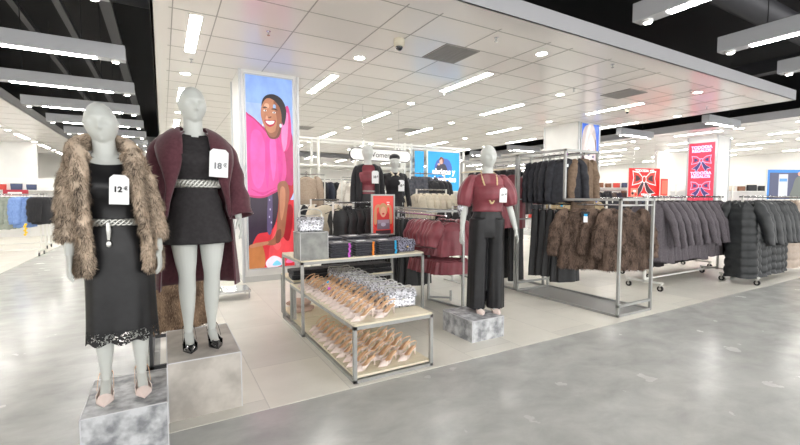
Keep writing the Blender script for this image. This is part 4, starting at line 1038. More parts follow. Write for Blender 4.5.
MB().tube([(.32, ya, 2.08), (.32, yb, 2.08)], .012, 10).build('hang_rail', M['chrome'], r); MB().tube([(.32, ya, 1.36), (.32, yc, 1.36)], .012, 10).build('hang_rail', M['chrome'], r)
bars(r, 'rail_bracket', [[(.32, yc, 1.36), (.32, yc, zl)], [(.32, ya, 1.36), (.32, ya, zl)], [(X0, ya, zl), (X1, ya, zl)], [(X0, yc, 1.36), (X1, yc, 1.36)]], w=.018)
navy = garment('blouse', garment_mesh('top', .62, .42, .06, 3, 1.08, .5, .05, mat=M['navy'], amp=.08, nf=7))
hang_row(navy, line_pts((4.97, 3.95, 2.08), (5.06, 4.45, 2.08), 5), -.7, '%s black chiffon blouse from the front on the high rail of the tall rack', 'blouse', 'black blouses on the high rail')
MB().box(-.012, .012, -.1, -.09, -.2, -.16).build('neck_label', M['tagpaper'], navy)
o = MB().box(-.014, .014, -.02, .004, -.03, .0).build('size_cube', M['magenta'], navy)
sk = garment('skirt', garment_mesh('skirt', 1.0, .46, .11, 5, 1.35, n=60, amp=.09, nf=7, mat=M['black_cloth']), 'clip')
hang_row(sk, line_pts((5.05, 4.02, 1.36), (5.06, 4.45, 1.36), 4), -.3, '%s black satin skirt from the front under the black blouses', 'skirt', 'black satin skirts on the low rail')
sue = garment('jacket', garment_mesh('coat', .72, .36, .06, 8, 1.05, .48, .055, mat=M['brown_suede'], amp=.06, nf=6))
hang_row(sue, [(5.22 + .02*i, 3.72 - .085*i + .0, 2.06) for i in range(0)] + line_pts((5.2, 3.84, 2.08), (5.38, 3.98, 2.08), 4), -.15, '%s brown suede jacket on the high rail, counted from the front corner post', 'jacket', 'brown suede jackets on the high rail')
fb = fur_garment('fur_jacket', M['fur_b'], .78, .56, 4, n=36000, out=.12, sl=.5)
hang_row(fb, line_pts((5.24, 3.24, 1.37), (5.16, 3.62, 1.37), 3), -.45, '%s dark brown fur jacket from the front on the low rail of the stepped rack', 'fur jacket', 'brown fur jackets on the low rail', jit=.06)
o = place(fb, (4.94, 3.62, 1.37), -.8, 'brown fur jacket turned to the aisle, with white tag and cyan size sticker', 'fur jacket'); o.scale = (1.0, 1.0, 1.0)
MB().rings([[(x, y, z) for x, z in ((-.055, -.1), (.055, -.1), (.03, -.2), (.006, -.4), (-.006, -.4), (-.03, -.2))] for y in (-.138, -.08)]).build('lining', M['black_cloth'], o); MB().box(-.025, .025, -.158, -.154, -.24, -.16).build('swing_tag', M['tagpaper'], o); MB().box(-.02, .02, -.16, -.15, -.16, -.13).build('size_sticker', M['cyan'], o)
# second bay behind, with more clothes
r = empty('clothes_rack', (4.77, 6.06, 0)); tag(r, 'tall grey rack bay behind the mannequin in wide trousers, with wooden crossbar', 'clothes rack')
ya, yb = 0, -1.36
bars(r, 'post', [[(x, y, fz), (x, y, zt)] for x in (0, .64) for y in (ya, yb)])
bars(r, 'top_rail', [[(0, ya, zt), (0, yb, zt)], [(.64, ya, zt), (.64, yb, zt)], [(0, ya, zt), (.64, ya, zt)], [(0, yb, zt), (.64, yb, zt)]])
bars(r, 'base_rail', [[(0, ya, fz), (0, yb, fz)], [(.64, ya, fz), (.64, yb, fz)], [(0, ya, fz), (.64, ya, fz)]])
MB().tube([(.3, ya, 2.0), (.3, yb, 2.0)], .012, 10).build('hang_rail', M['chrome'], r); MB().tube([(.3, ya, 1.12), (.3, yb, 1.12)], .012, 10).build('hang_rail', M['chrome'], r)
bars(r, 'rail_bracket', [[(0, ya, 1.12), (.64, ya, 1.12)], [(0, yb, 1.12), (.64, yb, 1.12)], [(.3, ya, 2.0), (.3, ya, zt)], [(.3, yb, 2.0), (.3, yb, zt)]], w=.018)
MB().box(-.01, .02, yb, ya, 1.9, 1.925).build('shelf_edge', M['board'], r)
bt = garment('blouse', garment_mesh('top', .84, .42, .07, 13, 1.05, .24, .06, mat=M['burg'], amp=.08, nf=7))
hang_row(bt, line_pts((4.84, 4.84, 1.9), (4.92, 5.2, 1.9), 3), -.4, '%s burgundy blouse from the front in the tall bay behind the trousered mannequin', 'blouse', 'burgundy blouses in the tall bay')
bk = garment('jacket', garment_mesh('coat', .62, .44, .08, 15, 1.05, .5, .055, mat=M['black_knit'], amp=.06))
hang_row(bk, line_pts((5.07, 5.1, 2.0), (5.07, 5.9, 2.0), 5), 0, '%s black jacket from the front high in the bay behind the trousered mannequin', 'jacket', 'black jackets in the tall bay')
bd = garment('trousers', garment_mesh('trousers', 1.0, .46, .08, 16, 1.15, mat=M['black_cloth'], amp=.06), 'clip')
hang_row(bd, line_pts((4.98, 4.9, 1.12), (5.07, 5.9, 1.12), 6), 0, '%s pair of black trousers from the front on the low rail of the rear bay', 'trousers', 'black trousers in the tall bay')
# ------------------------------------------------------------ low rack with burgundy blouses
r = empty('clothes_rack', (3.36, 4.22, 0)); tag(r, 'low grey square-tube rack carrying burgundy blouses and black trousers', 'clothes rack')
bars(r, 'post', [[(0, 0, .02), (0, 0, 1.27)], [(0, 1.7, .02), (0, 1.7, 1.3)], [(-.5, 1.7, .02), (-.5, 1.7, 1.3)], [(-.12, .62, .02), (-.12, .62, .85)]], w=.028)
bars(r, 'top_rail', [[(0, 0, 1.28), (0, 1.7, 1.3)], [(-.5, 1.7, 1.3), (0, 1.7, 1.3)], [(-.5, 1.7, 1.3), (-.5, .1, 1.28)], [(-.5, .1, 1.28), (0, 0, 1.28)]], w=.024)
bars(r, 'foot', [[(-.12, .62, .05), (.12, .42, .05)], [(.12, .42, .02), (.12, .42, .14)], [(-.12, .62, .02), (0, 0, .02)], [(0, 1.7, .02), (-.5, 1.7, .02)]], w=.024)
MB().tube([(-.25, .03, 1.22), (-.25, 1.7, 1.24)], .011, 10).build('hang_rail', M['chrome'], r)
bars(r, 'rail_bracket', [[(-.25, .05, 1.22), (-.25, .05, 1.28)], [(-.25, 1.68, 1.24), (-.25, 1.68, 1.3)]], w=.014)
bl_ = garment('blouse', garment_mesh('top', .44, .42, .10, 21, 1.28, .22, .085, n=56, mat=M['burg'], amp=.07, nf=8, out=.09))
R_ = MB(); R_.rings([ering(-.60 - .16*k/5, .26*(1 + .12*k/5), .14, 0, n=56, f=lambda q, z_: 1 + .06*math.sin(13*q)) for k in range(6)], False); R_.build('peplum', M['burg'], bl_, smooth=True)
hang_row(bl_, line_pts((3.27, 4.34, 1.22), (3.22, 4.86, 1.225), 8), -.15, '%s burgundy blouse from the front of the low rack, beside the white mannequin arm', 'blouse', 'burgundy blouses on the low rack', jit=.07)
tr = garment('trousers', garment_mesh('trousers', 1.02, .56, .08, 23, 1.25, mat=M['black_cloth'], amp=.07), 'clip')
hang_row(tr, line_pts((3.12, 4.95, 1.23), (3.06, 5.75, 1.235), 9), -.1, '%s pair of black trousers behind the burgundy blouses, counted from the front', 'trousers', 'black trousers on the low rack')
# ------------------------------------------------------------ rack with long fur coats behind the two front mannequins
r = empty('clothes_rack', (-.16, 3.97, 0)); tag(r, 'dark steel rack behind the two front mannequins with long brown fur coats', 'clothes rack')
bars(r, 'post', [[(.04, 0, .02), (.04, 0, 1.5)], [(.04, .9, .02), (.04, .9, 1.5)]], M['rubber'], .026)
bars(r, 'base_rail', [[(-.02, 0, .03), (.5, 0, .03)], [(.04, 0, .03), (.04, .9, .03)], [(-.02, .9, .03), (.5, .9, .03)]], M['rubber'], .03)
MB().tube([(.04, 0, 1.49), (.04, .9, 1.49)], .012, 10).build('hang_rail', M['chrome'], r)
fc = fur_garment('fur_coat', M['fur_c'], 1.08, .40, 9, n=20000, length=.028, sl=.6, flare=1.1, sr=.06)
hang_row(fc, [(-.12 + .2, 4.12, 1.5), (-.12 + .22, 4.32, 1.5), (.11, 4.55, 1.5)], .1, '%s long brown fur coat from the front behind the legs of the mannequin in burgundy', 'fur coat', 'long brown fur coats behind the front mannequins')
mb = MB(); mb.tube([(-.012, 0, 0), (.012, 0, 0)], .03, 16); o = mb.build('castor', M['dark_dial'], r, loc=(.47, .35, .2)); MB().tube([(-.014, 0, 0), (.014, 0, 0)], .014, 12).build('hub', M['silver'], o)
MB().sq([(.04, .35, .2), (.46, .35, .2)], .012).build('castor_arm', M['rubber'], r)
# ------------------------------------------------------------ rail behind the column corner (hem of the burgundy coat) : low chrome tray
r = empty('shoe_bench', (.62, 6.4, 0)); tag(r, 'low chrome display tray at the foot of the poster column', 'display tray')
MB().box(-.4, .45, -.2, .2, .1, .13).build('top', M['chrome'], r); bars(r, 'leg', [[(x, y, 0), (x, y, .1)] for x in (-.38, .43) for y in (-.18, .18)], M['chrome'], .02)
# ------------------------------------------------------------ coat rails on the right
def rolling_rail(x, y, L, label, h=1.40, rz=0.0, casters=True, mat=None):
    mat = mat or M['frame_white']; r = empty('rolling_rail', (x, y, 0), rz); tag(r, label, 'clothes rack')
    MB().tube([(0, 0, h), (L, 0, h)], .014, 10).build('hang_rail', M['chrome'], r)
    for sx in (.1, L - .1):
        MB().sq([(sx, 0, .12), (sx, 0, h)], .03).build('post', mat, r)
        MB().sq([(sx, -.27, .13), (sx, .27, .13)], .03).build('foot', mat, r)
        for sy in (-.25, .25):
            c = MB().tube([(sx - .012, sy, .045), (sx + .012, sy, .045)], .045, 16).build('castor', M['dark_dial'], r, smooth=False)
            MB().tube([(sx - .016, sy, .045), (sx + .016, sy, .045)], .02, 12).build('hub', M['silver'], c); MB().box(sx - .02, sx + .02, sy - .012, sy + .012, .07, .12).build('fork', M['silver'], c)
    MB().sq([(.1, 0, .16), (L - .1, 0, .16)], .025).build('base_bar', mat, r)
    return r
rolling_rail(6.55, 3.75, 2.6, 'white wheeled rail holding the grey wool coats', h=1.47)
gw = garment('coat', garment_mesh('coat', .96, .38, .085, 31, 1.3, .60, .052, mat=M['grey_wool'], amp=.13, nf=4, open_front=True, out=.2))
b_ = MB(); [b_.ell((.022, -.112 - .012*k, -.36 - .12*k), (.013, .006, .013), 10, 6) for k in range(3)]; b_.build('button', pm('grey_button', (60, 56, 60), .4), gw)
hang_row(gw, line_pts((6.78, 3.75, 1.47), (8.85, 3.7, 1.47), 13), -PI/2 + .35, '%s grey wool coat on the wheeled rail, counted from the fur jackets', 'coat', 'grey wool coats on the wheeled rail', jit=.26)
rolling_rail(8.4, 3.2, 3.2, 'white wheeled rail holding black and beige quilted coats', h=1.47)
pf = garment('puffer_coat', garment_mesh('coat', 1.28, .40, .10, 33, 1.2, .62, .078, n=44, rows=54, quilt=.07, out=.17, mat=M['puffer'], amp=.03, nf=5, open_front=True))
hang_row(pf, line_pts((8.5, 3.2, 1.47), (9.85, 3.2, 1.47), 8), -PI/2 + .5, '%s long black quilted coat, counted from the grey coats', 'puffer coat', 'long black quilted coats on the wheeled rail', jit=.3)
pb = garment('puffer_coat', garment_mesh('coat', 1.24, .40, .10, 34, 1.2, .62, .078, n=44, rows=54, quilt=.09, out=.13, mat=M['puffer_b'], amp=.03, nf=5, open_front=True))
hang_row(pb, line_pts((10.25, 3.2, 1.47), (11.1, 3.2, 1.47), 4), -PI/2 + .62, '%s long beige quilted coat, counted from the black quilted ones', 'puffer coat', 'long beige quilted coats on the wheeled rail', jit=.12)
rolling_rail(6.2, 5.2, 1.7, 'white wheeled rail behind the fur jackets with pale coats', h=1.45)
cc = garment('coat', garment_mesh('coat', .9, .46, .09, 35, 1.08, .6, .06, mat=M['tan'], amp=.05))
MB().box(-.02, .02, -.11, -.1, -.16, -.12).build('size_sticker', M['cyan'], cc)
hang_row(cc, line_pts((6.35, 5.15, 1.45), (7.2, 5.2, 1.45), 6), -.75, '%s tan coat behind the fur jackets, counted from the tall rack', 'coat', 'tan coats on the rear wheeled rail', jit=.1)
dk = garment('jacket', garment_mesh('coat', .84, .46, .09, 36, 1.1, .55, .06, mat=M['black_wool'], amp=.05))
rolling_rail(7.5, 4.45, 2.4, 'white low wheeled rail with dark jackets behind the grey coats', h=1.1)
hang_row(dk, line_pts((7.7, 4.45, 1.1), (9.5, 4.45, 1.1), 8), -PI/2 + .6, '%s dark jacket from the fur jackets, hanging low behind the grey coats', 'jacket', 'dark jackets behind the grey coats', jit=.1)
# ------------------------------------------------------------ left rail
r = rolling_rail(-4.9, 13.6, 2.3, 'white wheeled rail of jackets behind the fur coat shoulder on the left', h=1.54, rz=.0)
sg = garment('jacket', garment_mesh('coat', .78, .34, .09, 41, 1.12, .55, .07, mat=M['sage'], amp=.05))
hang_row(sg, line_pts((-3.42, 13.6, 1.54), (-3.26, 13.6, 1.54), 3), .6, '%s sage green jacket beside the blue shirts, the blue ones last', 'jacket', 'sage jackets on the left rail')
be = garment('shirt', garment_mesh('coat', .74, .32, .09, 42, 1.1, .55, .07, mat=M['blue'], amp=.05))
hang_row(be, line_pts((-3.06, 13.6, 1.54), (-2.94, 13.6, 1.54), 3), .6, '%s light blue shirt, counted from the sage jackets to the black ones', 'shirt', 'blue shirts on the left rail')
bj = garment('jacket', garment_mesh('coat', .66, .32, .09, 43, 1.15, .5, .07, mat=M['black_knit'], amp=.05))
hang_row(bj, line_pts((-2.72, 13.6, 1.54), (-2.56, 13.6, 1.54), 4), .6, '%s black jacket beside the blue shirts, counted from the shirts', 'jacket', 'black jackets on the left rail')
y_ = MB(); [y_.ell((.012*(-1)**k, 0, -.05*k), (.03, .02, .03), 10, 6) for k in range(6)]; tag(y_.build('plastic_chain', M['yellow'], loc=(-2.95, 13.4, .8)), 'yellow plastic chain hanging below the black jackets on the far left rail', 'chain')
r = rolling_rail(-6.0, 15.5, 3.2, 'white low wheeled rail behind the left jackets', h=.95)
# ------------------------------------------------------------ dark pleated dresses, sweaters behind the high table
def tee_stand(x, y, L, h, label, rz=0.0):
    r = empty('clothes_stand', (x, y, 0), rz); tag(r, label, 'clothes rack')
    MB().tube([(0, 0, h), (L, 0, h)], .012, 10).build('hang_rail', M['chrome'], r)
    for sx in (0, L): MB().sq([(sx, 0, 0), (sx, 0, h)], .024).build('post', M['frame_white'], r); MB().sq([(sx, -.22, .015), (sx, .22, .015)], .024).build('foot', M['frame_white'], r)
    return r
tee_stand(2.2, 5.85, .7, 1.38, 'white stand holding the black pleated dresses')
dr = garment('dress', garment_mesh('dress', .98, .4, .1, 51, 1.15, n=80, amp=.09, nf=12, mat=M['black_cloth']))
hang_row(dr, line_pts((2.28, 5.85, 1.36), (2.85, 5.85, 1.4), 5), -.5, '%s black pleated dress, counted from the stone cube to the framed advertisement', 'dress', 'black pleated dresses behind the high table')
tee_stand(2.1, 6.6, .5, 1.42, 'white stand with one cream sweater')
cs = garment('sweater', garment_mesh('top', .56, .46, .06, 52, 1.0, .5, .06, mat=M['cream'], amp=.03))
place(cs, (2.34, 6.6, 1.42), -.1, 'cream sweater hanging between the silver bag and the black dresses', 'sweater')
tee_stand(2.15, 8.6, .9, 1.95, 'white stand holding the taupe sweaters')
tp = garment('sweater', garment_mesh('top', .56, .5, .07, 53, .98, .52, .07, mat=M['taupe'], amp=.05))
hang_row(tp, line_pts((2.62, 8.5, 1.98), (2.72, 8.9, 1.98), 3), -.1, '%s taupe sweater from the front right of the big poster', 'sweater', 'taupe sweaters beside the poster column')
# white faux fur between dark racks
wf = fur_garment('fur_jacket', pm('white_fur', (196, 190, 180), .9, c2=(236, 232, 224), scale=9, island=True, spec=.2), .5, .5, 66, n=5000, width=.007)
place(wf, (3.5, 8.0, 1.88), -.3, 'off white fluffy jacket left of the far mannequin in the long jacket', 'fur jacket')
tee_stand(3.2, 8.0, .6, 1.88, 'white stand holding the fluffy white jacket')
# ------------------------------------------------------------ cream jackets, dark jackets between far mannequin and blue poster
tee_stand(3.95, 6.3, .65, 1.6, 'white stand with cream jackets right of the far mannequins')
cj = garment('jacket', garment_mesh('coat', .56, .44, .08, 61, 1.1, .5, .06, mat=M['cream'], amp=.05))
hang_row(cj, line_pts((3.98, 6.3, 1.6), (4.5, 6.3, 1.6), 5), -.85, '%s cream jacket, counted from the mannequin with the cap', 'jacket', 'cream jackets behind the low rack')
tee_stand(4.6, 7.6, .9, 1.98, 'white stand with charcoal jackets in front of the blue poster')
gj = garment('jacket', garment_mesh('coat', .6, .46, .09, 62, 1.1, .5, .065, mat=pm('charcoal_cloth', (62, 64, 72), .85, c2=(84, 86, 94), scale=20), amp=.05))
hang_row(gj, line_pts((4.7, 7.6, 1.98), (5.0, 7.6, 1.98), 3), -.5, '%s charcoal jacket above the cream ones, counted from the capped mannequin', 'jacket', 'charcoal jackets by the blue poster')
hang_row(bk, line_pts((5.06, 7.45, 1.9), (5.26, 7.45, 1.9), 3), -.8, '%s black jacket by the blue poster, counted from the charcoal jackets', 'jacket', 'black jackets by the blue poster')
dj = garment('jacket', garment_mesh('coat', .5, .46, .09, 63, 1.1, .45, .065, mat=M['black_wool'], amp=.05))
tee_stand(4.3, 5.7, 1.2, 1.3, 'white low stand behind the burgundy blouses')
hang_row(dj, line_pts((4.35, 5.75, 1.33), (5.3, 5.75, 1.33), 6), -.9, '%s dark jacket below the blue poster, counted from the cream jackets', 'jacket', 'dark jackets under the blue poster')
# ================================================================ TABLES
def table(label, x0, x1, y0, y1, h, low=None, name='display_table', lowmat=None):
    r = empty(name, (x0, y0, 0)); tag(r, label, 'display table'); w = x1 - x0; d = y1 - y0; t = .028; e = t/2
    for x in (e, w - e):
        for y in (e, d - e): MB().sq([(x, y, .014), (x, y, h - .03)], t).build('leg', M['steel'], r)
    f = MB()
    for z in (h - .03, .014): f.sq([(e, e, z), (w - e, e, z)], t).sq([(e, d - e, z), (w - e, d - e, z)], t).sq([(e, e, z), (e, d - e, z)], t).sq([(w - e, e, z), (w - e, d - e, z)], t)
    f.build('frame', M['steel'], r)
    MB().box(.004, w - .004, .004, d - .004, h - .02, h).build('tabletop', M['board'], r, bevel=.002)
    if low is not None: MB().box(.02, w - .02, .02, d - .02, low - .018, low).build('shelf', M['board'], r)
    return r
table('low steel table with pale board top full of blush slingback shoes and silver bags', 1.25, 1.99, 2.9, 4.75, .47, low=.055)
table('high steel table with pale board top carrying folded dark tops and a stone block', 1.22, 2.73, 4.18, 4.98, .80)
table('middle height nested steel table carrying folded black sweaters', 1.27, 2.57, 4.66, 5.26, .50, low=.06)
# shoes: toes to the left
SHP = {}
def shoe_proto(kind):
    e = link(SH[kind]['upper'], 'shoe'); 
    for k in ('sole', 'insole', 'heel', 'strap'): link(SH[kind][k], k, e)
    return e
sp = shoe_proto('blush')
ROWN = ['outer', 'middle', 'inner']
def put_shoe(x, y, z, label, group, rz):
    o = place(sp, (x, y, z), rz, label, 'shoe', group)
    return o
n_ = 0
for c, (x, y0, y1, n) in enumerate(((1.385, 3.02, 4.5, 15), (1.60, 3.02, 4.5, 14))):
    for k in range(n):
        y = y0 + (y1 - y0)*k/(n-1)
        put_shoe(x + random.uniform(-.012, .012), y, .47, '%s blush shoe from the aisle, %s row on top of the low table' % (ORD[k], ('outer', 'inner')[c]), 'blush shoes on top of the low table', -PI/2 + .28 + random.uniform(-.06, .06))
for c, (x, y0, y1, n) in enumerate(((1.40, 3.03, 4.2, 11), (1.62, 3.03, 4.0, 8), (1.83, 3.05, 3.6, 5))):
    for k in range(n):
        y = y0 + (y1 - y0)*k/(n-1)
        put_shoe(x + random.uniform(-.012, .012), y, .055, '%s blush shoe from the aisle, %s row on the low table\'s bottom shelf' % (ORD[k], ROWN[c]), 'blush shoes on the bottom shelf of the low table', -PI/2 + .28 + random.uniform(-.1, .1))
for (x, y, mname, w) in ((1.36, 3.74, 'magenta', 'magenta'), (1.45, 4.02, 'cyan', 'cyan')):
    tag(MB().tube([(0, 0, 0), (0, .003, 0)], .014, 14).build('price_sticker', M[mname], loc=(x, y, .585)), 'small round %s sticker on a shoe on the low table' % w, 'sticker')
# silver sequin bags
def bag_meshes(mat, w, h, d, fl=.55):
    mb = MB(); R = []
    for k in range(9):
        t = k/8; z = h*t; ww = w/2*(1 - .04*math.cos(PI*t)); dd = d/2*(1 - .55*t + .18*math.sin(PI*t)); R.append(ering(z, ww, max(dd, .012), 0, n=36, p=3.6, f=lambda a, z_: 1 + .02*math.sin(9*a + z_*60)))
    mb.rings(R); body = mb.mesh('bag', mat)
    fp = MB(); rows = []
    for i in range(8):
        t = i/7; row = []
        for j in range(15):
            s = -1 + 2*j/14; z = h*(1.0 - fl*t) - .03*abs(s)**3*(-1 if i == 7 else 0); y = -d/2*(1 - .55*(z/h) + .18*math.sin(PI*z/h)) - .006 if i > 1 else (.02 - .03*i); row.append((s*w*.5*(.97), y, (h + .004) if i < 2 else z))
        rows.append(row)
    sheet_solid(fp, rows, .004); flap = fp.mesh('flap', mat)
    for m_ in (body, flap): m_.polygons.foreach_set('use_smooth', [True]*len(m_.polygons))
    return body, flap
sb, sf = bag_meshes(M['glitter'], .29, .15, .10)
def bag_proto(name, body, flap, clasp, hw, hh, strap_mat):
    o = link(body, name); link(flap, 'flap', o); MB().ell((0, -.058, hh*.42), (.014, .006, .01), 12, 8).build('clasp', clasp, o); return o
sbag = bag_proto('handbag', sb, sf, M['silver'], .3, .16, M['silver'])
MB().tube([tuple(v) for v in cr([(-.13, 0, .14), (-.12, .02, .175), (0, .03, .165), (.11, .02, .175), (.13, 0, .14)], 5)], .006, 6).build('chain_strap', M['silver'], sbag)
for k in range(10):
    o = place(sbag, (1.84 - .004*k, 3.2 + .152*k, .47), random.uniform(-.08, .08), '%s silver sequin handbag from the front in the row on the low table' % ORD[k], 'handbag', 'silver sequin handbags on the low table', 1 + random.uniform(-.04, .04)); o.rotation_euler.x = -.14
# stone block, its silver bag, folded stacks, black bag, sign on the high table
block('display_block', 'grey stone cube on the high table with a silver bag on top', 1.22, 1.52, 4.2, 4.46, .80, 1.09, pm('grey_stone', (132, 134, 132), .6, c2=(160, 162, 158), scale=10, bump=.08))
b2 = place(sbag, (1.37, 4.33, 1.092), 0, 'silver sequin handbag with raised chain handle on the grey stone cube', 'handbag', None, 1.0)
MB().tube([tuple(v) for v in cr([(-.12, 0, .13), (-.125, 0, .2), (-.07, 0, .235), (.07, 0, .235), (.125, 0, .2), (.12, 0, .13)], 5)], .006, 8).build('handle', M['silver'], b2)
fold_mats = {'a': pm('charcoal_jersey', (50, 50, 58), .85, c2=(64, 64, 72), scale=30, sheen=.2)}
def folded_mesh(w, d, h, mat, seed=0):
    rg = random.Random(seed); mb = MB(); R = []
    prof = [(-d/2, h*.5), (-d/2 + h*.3, h*.95), (-d/4, h), (0, h*.96), (d/4, h), (d/2 - h*.3, h*.95), (d/2, h*.5), (d/2 - h*.3, h*.05), (0, 0), (-d/2 + h*.3, h*.05)]
    for i in range(9):
        x = -w/2 + w*i/8; k = .86 if i in (0, 8) else 1; R.append([(x + rg.uniform(-.002, .002), y*(.99 if i in (0, 8) else 1), (z - h/2)*k + h/2 + rg.uniform(-.0012, .0012)) for y, z in prof])
    mb.rings(R); mb2 = mb.mesh('folded', mat); return mb2
fm = [folded_mesh(.25, .32, .027, fold_mats['a'], s) for s in range(3)]
def stack(x, y, z0, n, sticker, who, with_paper=True):
    for k in range(n):
        o = link(fm[k % 3], 'folded_shirt', None, (x + random.uniform(-.006, .006), y + random.uniform(-.006, .006), z0 + .0262*k), random.uniform(-.04, .04))
        tag(o, '%s folded charcoal top from the bottom in the stack %s' % (ORD[k], who), 'folded top', 'folded charcoal tops on the high table')
        if sticker: MB().box(.07, .094, -.166, -.158, .002, .025).build('size_strip', M[sticker], o)
        if k == n - 1 and with_paper: MB().box(-.05, .05, -.04, .03, .027, .0285).build('paper_label', M['tagpaper'], o)
stack(1.685, 4.36, .80, 6, 'magenta', 'with the magenta strip'); stack(1.975, 4.36, .80, 6, 'orange', 'with the orange strip'); stack(2.265, 4.36, .80, 6, 'cyan', 'with the cyan strip')
stack(1.72, 4.75, .80, 7, None, 'behind the magenta strip'); stack(2.03, 4.75, .80, 7, None, 'behind the orange strip'); stack(2.34, 4.75, .80, 7, None, 'behind the cyan strip')
kb, kf = bag_meshes(M['glitter_k'], .25, .14, .09)
kbag = bag_proto('handbag', kb, kf, M['gold'], .25, .15, M['gold']); kbag.location = (2.56, 4.34, .80); tag(kbag, 'black sequin handbag with gold clasp at the right end of the high table', 'handbag')
for k in range(2): place(kbag, (2.58, 4.52 + .16*k, .80), .1, '%s black sequin handbag behind the one with the gold clasp' % ORD[k], 'handbag', 'black sequin handbags on the high table')
kbag.location = (2.56, 4.34, .80); kbag.rotation_euler.z = 0; kbag['label'] = 'black sequin handbag with gold clasp at the right end of the high table'
if 'group' in kbag: del kbag['group']
o = place(kbag, (2.58, 4.52, .80), .1, 'first black sequin handbag behind the one at the table front', 'handbag', 'black sequin handbags on the high table'); 
# folded black sweaters on the nested table
sm_ = folded_mesh(.26, .3, .056, M['black_knit'], 9)
for k in range(5):
    for q in range(2):
        o = link(sm_, 'folded_sweater', None, (1.41 + .255*k, 4.82 + .01*q, .50 + .055*q), random.uniform(-.12, .12)); o.scale = (1, .95 - .1*q, 1)
        tag(o, '%s folded black sweater from the open table end, %s of its pile, nested table' % (ORD[k], ('bottom', 'top')[q]), 'folded sweater', 'folded black sweaters on the nested table')
        if q and k in (0, 1, 2, 3): MB().box(-.02, .05, -.13, -.09, .051, .053).build('paper_label', M['tagpaper'], o)
bg = folded_mesh(.2, .24, .05, pm('beige_knit', (190, 164, 150), .85), 4)
for k in range(4): tag(link(bg, 'folded_scarf', None, (1.45 + .03*(k % 2), 5.0 + .05*k, .06 + .049*(k//2)), .3*k), '%s folded beige scarf on the bottom shelf behind the low table' % ORD[k], 'folded scarf', 'beige scarves on the bottom shelf')
# small advertising frame on the high table
hb = [((240, 70, 56), R4(0, .2, 1, 1), 0), ((206, 36, 34), [(.1, .2), (.3, .6), (.7, .6), (.9, .2)], 1), ((214, 140, 96), [(.06, .3), (.1, .7), (.3, .78), (.36, .7), (.2, .66), (.2, .3)], 1), ((214, 140, 96), [(.94, .3), (.9, .7), (.72, .78), (.66, .7), (.8, .66), (.8, .3)], 1),
      ((200, 150, 100), blob(.5, .64, .2, .17), 1), ((226, 160, 130), blob(.5, .58, .14, .14), 1), ((190, 40, 50), blob(.5, .53, .06, .025), 1), ((120, 100, 116), R4(.2, .12, .82, .38), 0), ((160, 140, 156), R4(.24, .28, .78, .37), 0), ((180, 170, 190), blob(.5, .25, .12, .05), 1), ((60, 40, 50), R4(.14, 0, .86, .1), 0),
      ((250, 230, 226), R4(.66, .82, .8, .84), 0), ((250, 230, 226), R4(.68, .76, .78, .79), 0)]
s_ = empty('sign_stand', (2.6, 4.98, .80)); tag(s_, 'small grey framed red advertisement of a laughing person standing on the high table', 'sign')
p = printed('advert', '', (-.17, 0, .16), .12, .34, .52, hb, emit=0, depth=.012, bg=(232, 60, 50), frame=M['steel'], parent_only=True); p.parent = s_
for ch in kids(p): 
    mw = p.matrix_basis.copy(); ch.parent = s_; ch.matrix_parent_inverse.identity(); ch.location = (-.17, 0, .16); ch.rotation_euler.z = .12
bpy.data.objects.remove(p)
MB().tube([(0, 0, .0), (0, 0, .15)], .012, 10).build('neck', M['pearl'], s_); MB().box(-.08, .08, -.05, .05, 0, .012).build('foot', M['pearl'], s_)
# ================================================================ WHITE OPEN FRAMES AND DEEP BACKGROUND
r = empty('shelving_frame', (2.5, 9.2, 0)); tag(r, 'tall white open shelving frame behind the pleated dresses and far mannequins', 'shelving frame')
W_ = 4.8
bars(r, 'post', [[(x, y, 0), (x, y, 2.82)] for x in (.05, .62, 1.75, 2.9, 3.1, W_) for y in (0, .5)], M['frame_white'], .05)
bars(r, 'cross_rail', [[(0, y, z), (W_, y, z)] for y in (0, .5) for z in (2.8, 2.2, .1)] + [[(x, 0, z), (x, .5, z)] for x in (.05, 1.75, W_) for z in (2.8, 2.2)], M['frame_white'], .045)
MB().box(0, W_, .02, .48, 2.2, 2.22).build('shelf', M['white'], r)
r2 = empty('shelving_frame', (-2.0, 11.8, 0))
bpy.data.objects.remove(r2)
# busy small goods hanging on the frame
goods_cols = [(40, 42, 48), (66, 62, 64), (110, 104, 100), (30, 32, 36), (196, 190, 180), (52, 56, 70), (150, 60, 66), (84, 74, 66), (210, 206, 200), (60, 120, 160)]
gm = [garment_mesh('top', .5, .42, .09, 70 + i, 1.1, .4, .06, n=20, rows=5, mat=pm('cloth_%d_%d_%d' % c, c, .85), amp=.08, nf=5) for i, c in enumerate(goods_cols)]
def bg_rail(x, y, L, h, n, cols, rz, label, group, face=-.6, cat='garment'):
    r = tee_stand(x, y, L, h, 'white far stand, ' + label, rz)
    for i in range(n):
        t = (i + .5)/n; px = x + L*t*math.cos(rz); py = y + L*t*math.sin(rz)
        o = link(gm[cols[i % len(cols)]], 'hanging_shirt', None, (px, py, h), face + random.uniform(-.15, .15)); s = random.uniform(.9, 1.05); o.scale = (s, s, s)
        tag(o, '%s shirt along the far stand, %s' % (ORD[i % 24], label), 'shirt', group)
bg_rail(3.0, 10.6, 2.0, 1.95, 12, [0, 3, 1, 0, 5, 3], 0, 'behind the open frame with dark tops', 'dark tops behind the open frame')
bg_rail(3.2, 10.3, 1.8, 1.35, 10, [0, 3, 5, 1], 0, 'lower row behind the open frame', 'lower dark tops behind the open frame')
bg_rail(5.4, 11.5, 2.6, 1.7, 12, [1, 2, 4, 0, 3], 0, 'mixed colours behind the blue poster', 'mixed tops behind the blue poster')
bg_rail(6.6, 7.8, 2.6, 1.62, 12, [0, 3, 1, 0], 0, 'dark tops left of the face poster column', 'dark tops left of the face poster column')
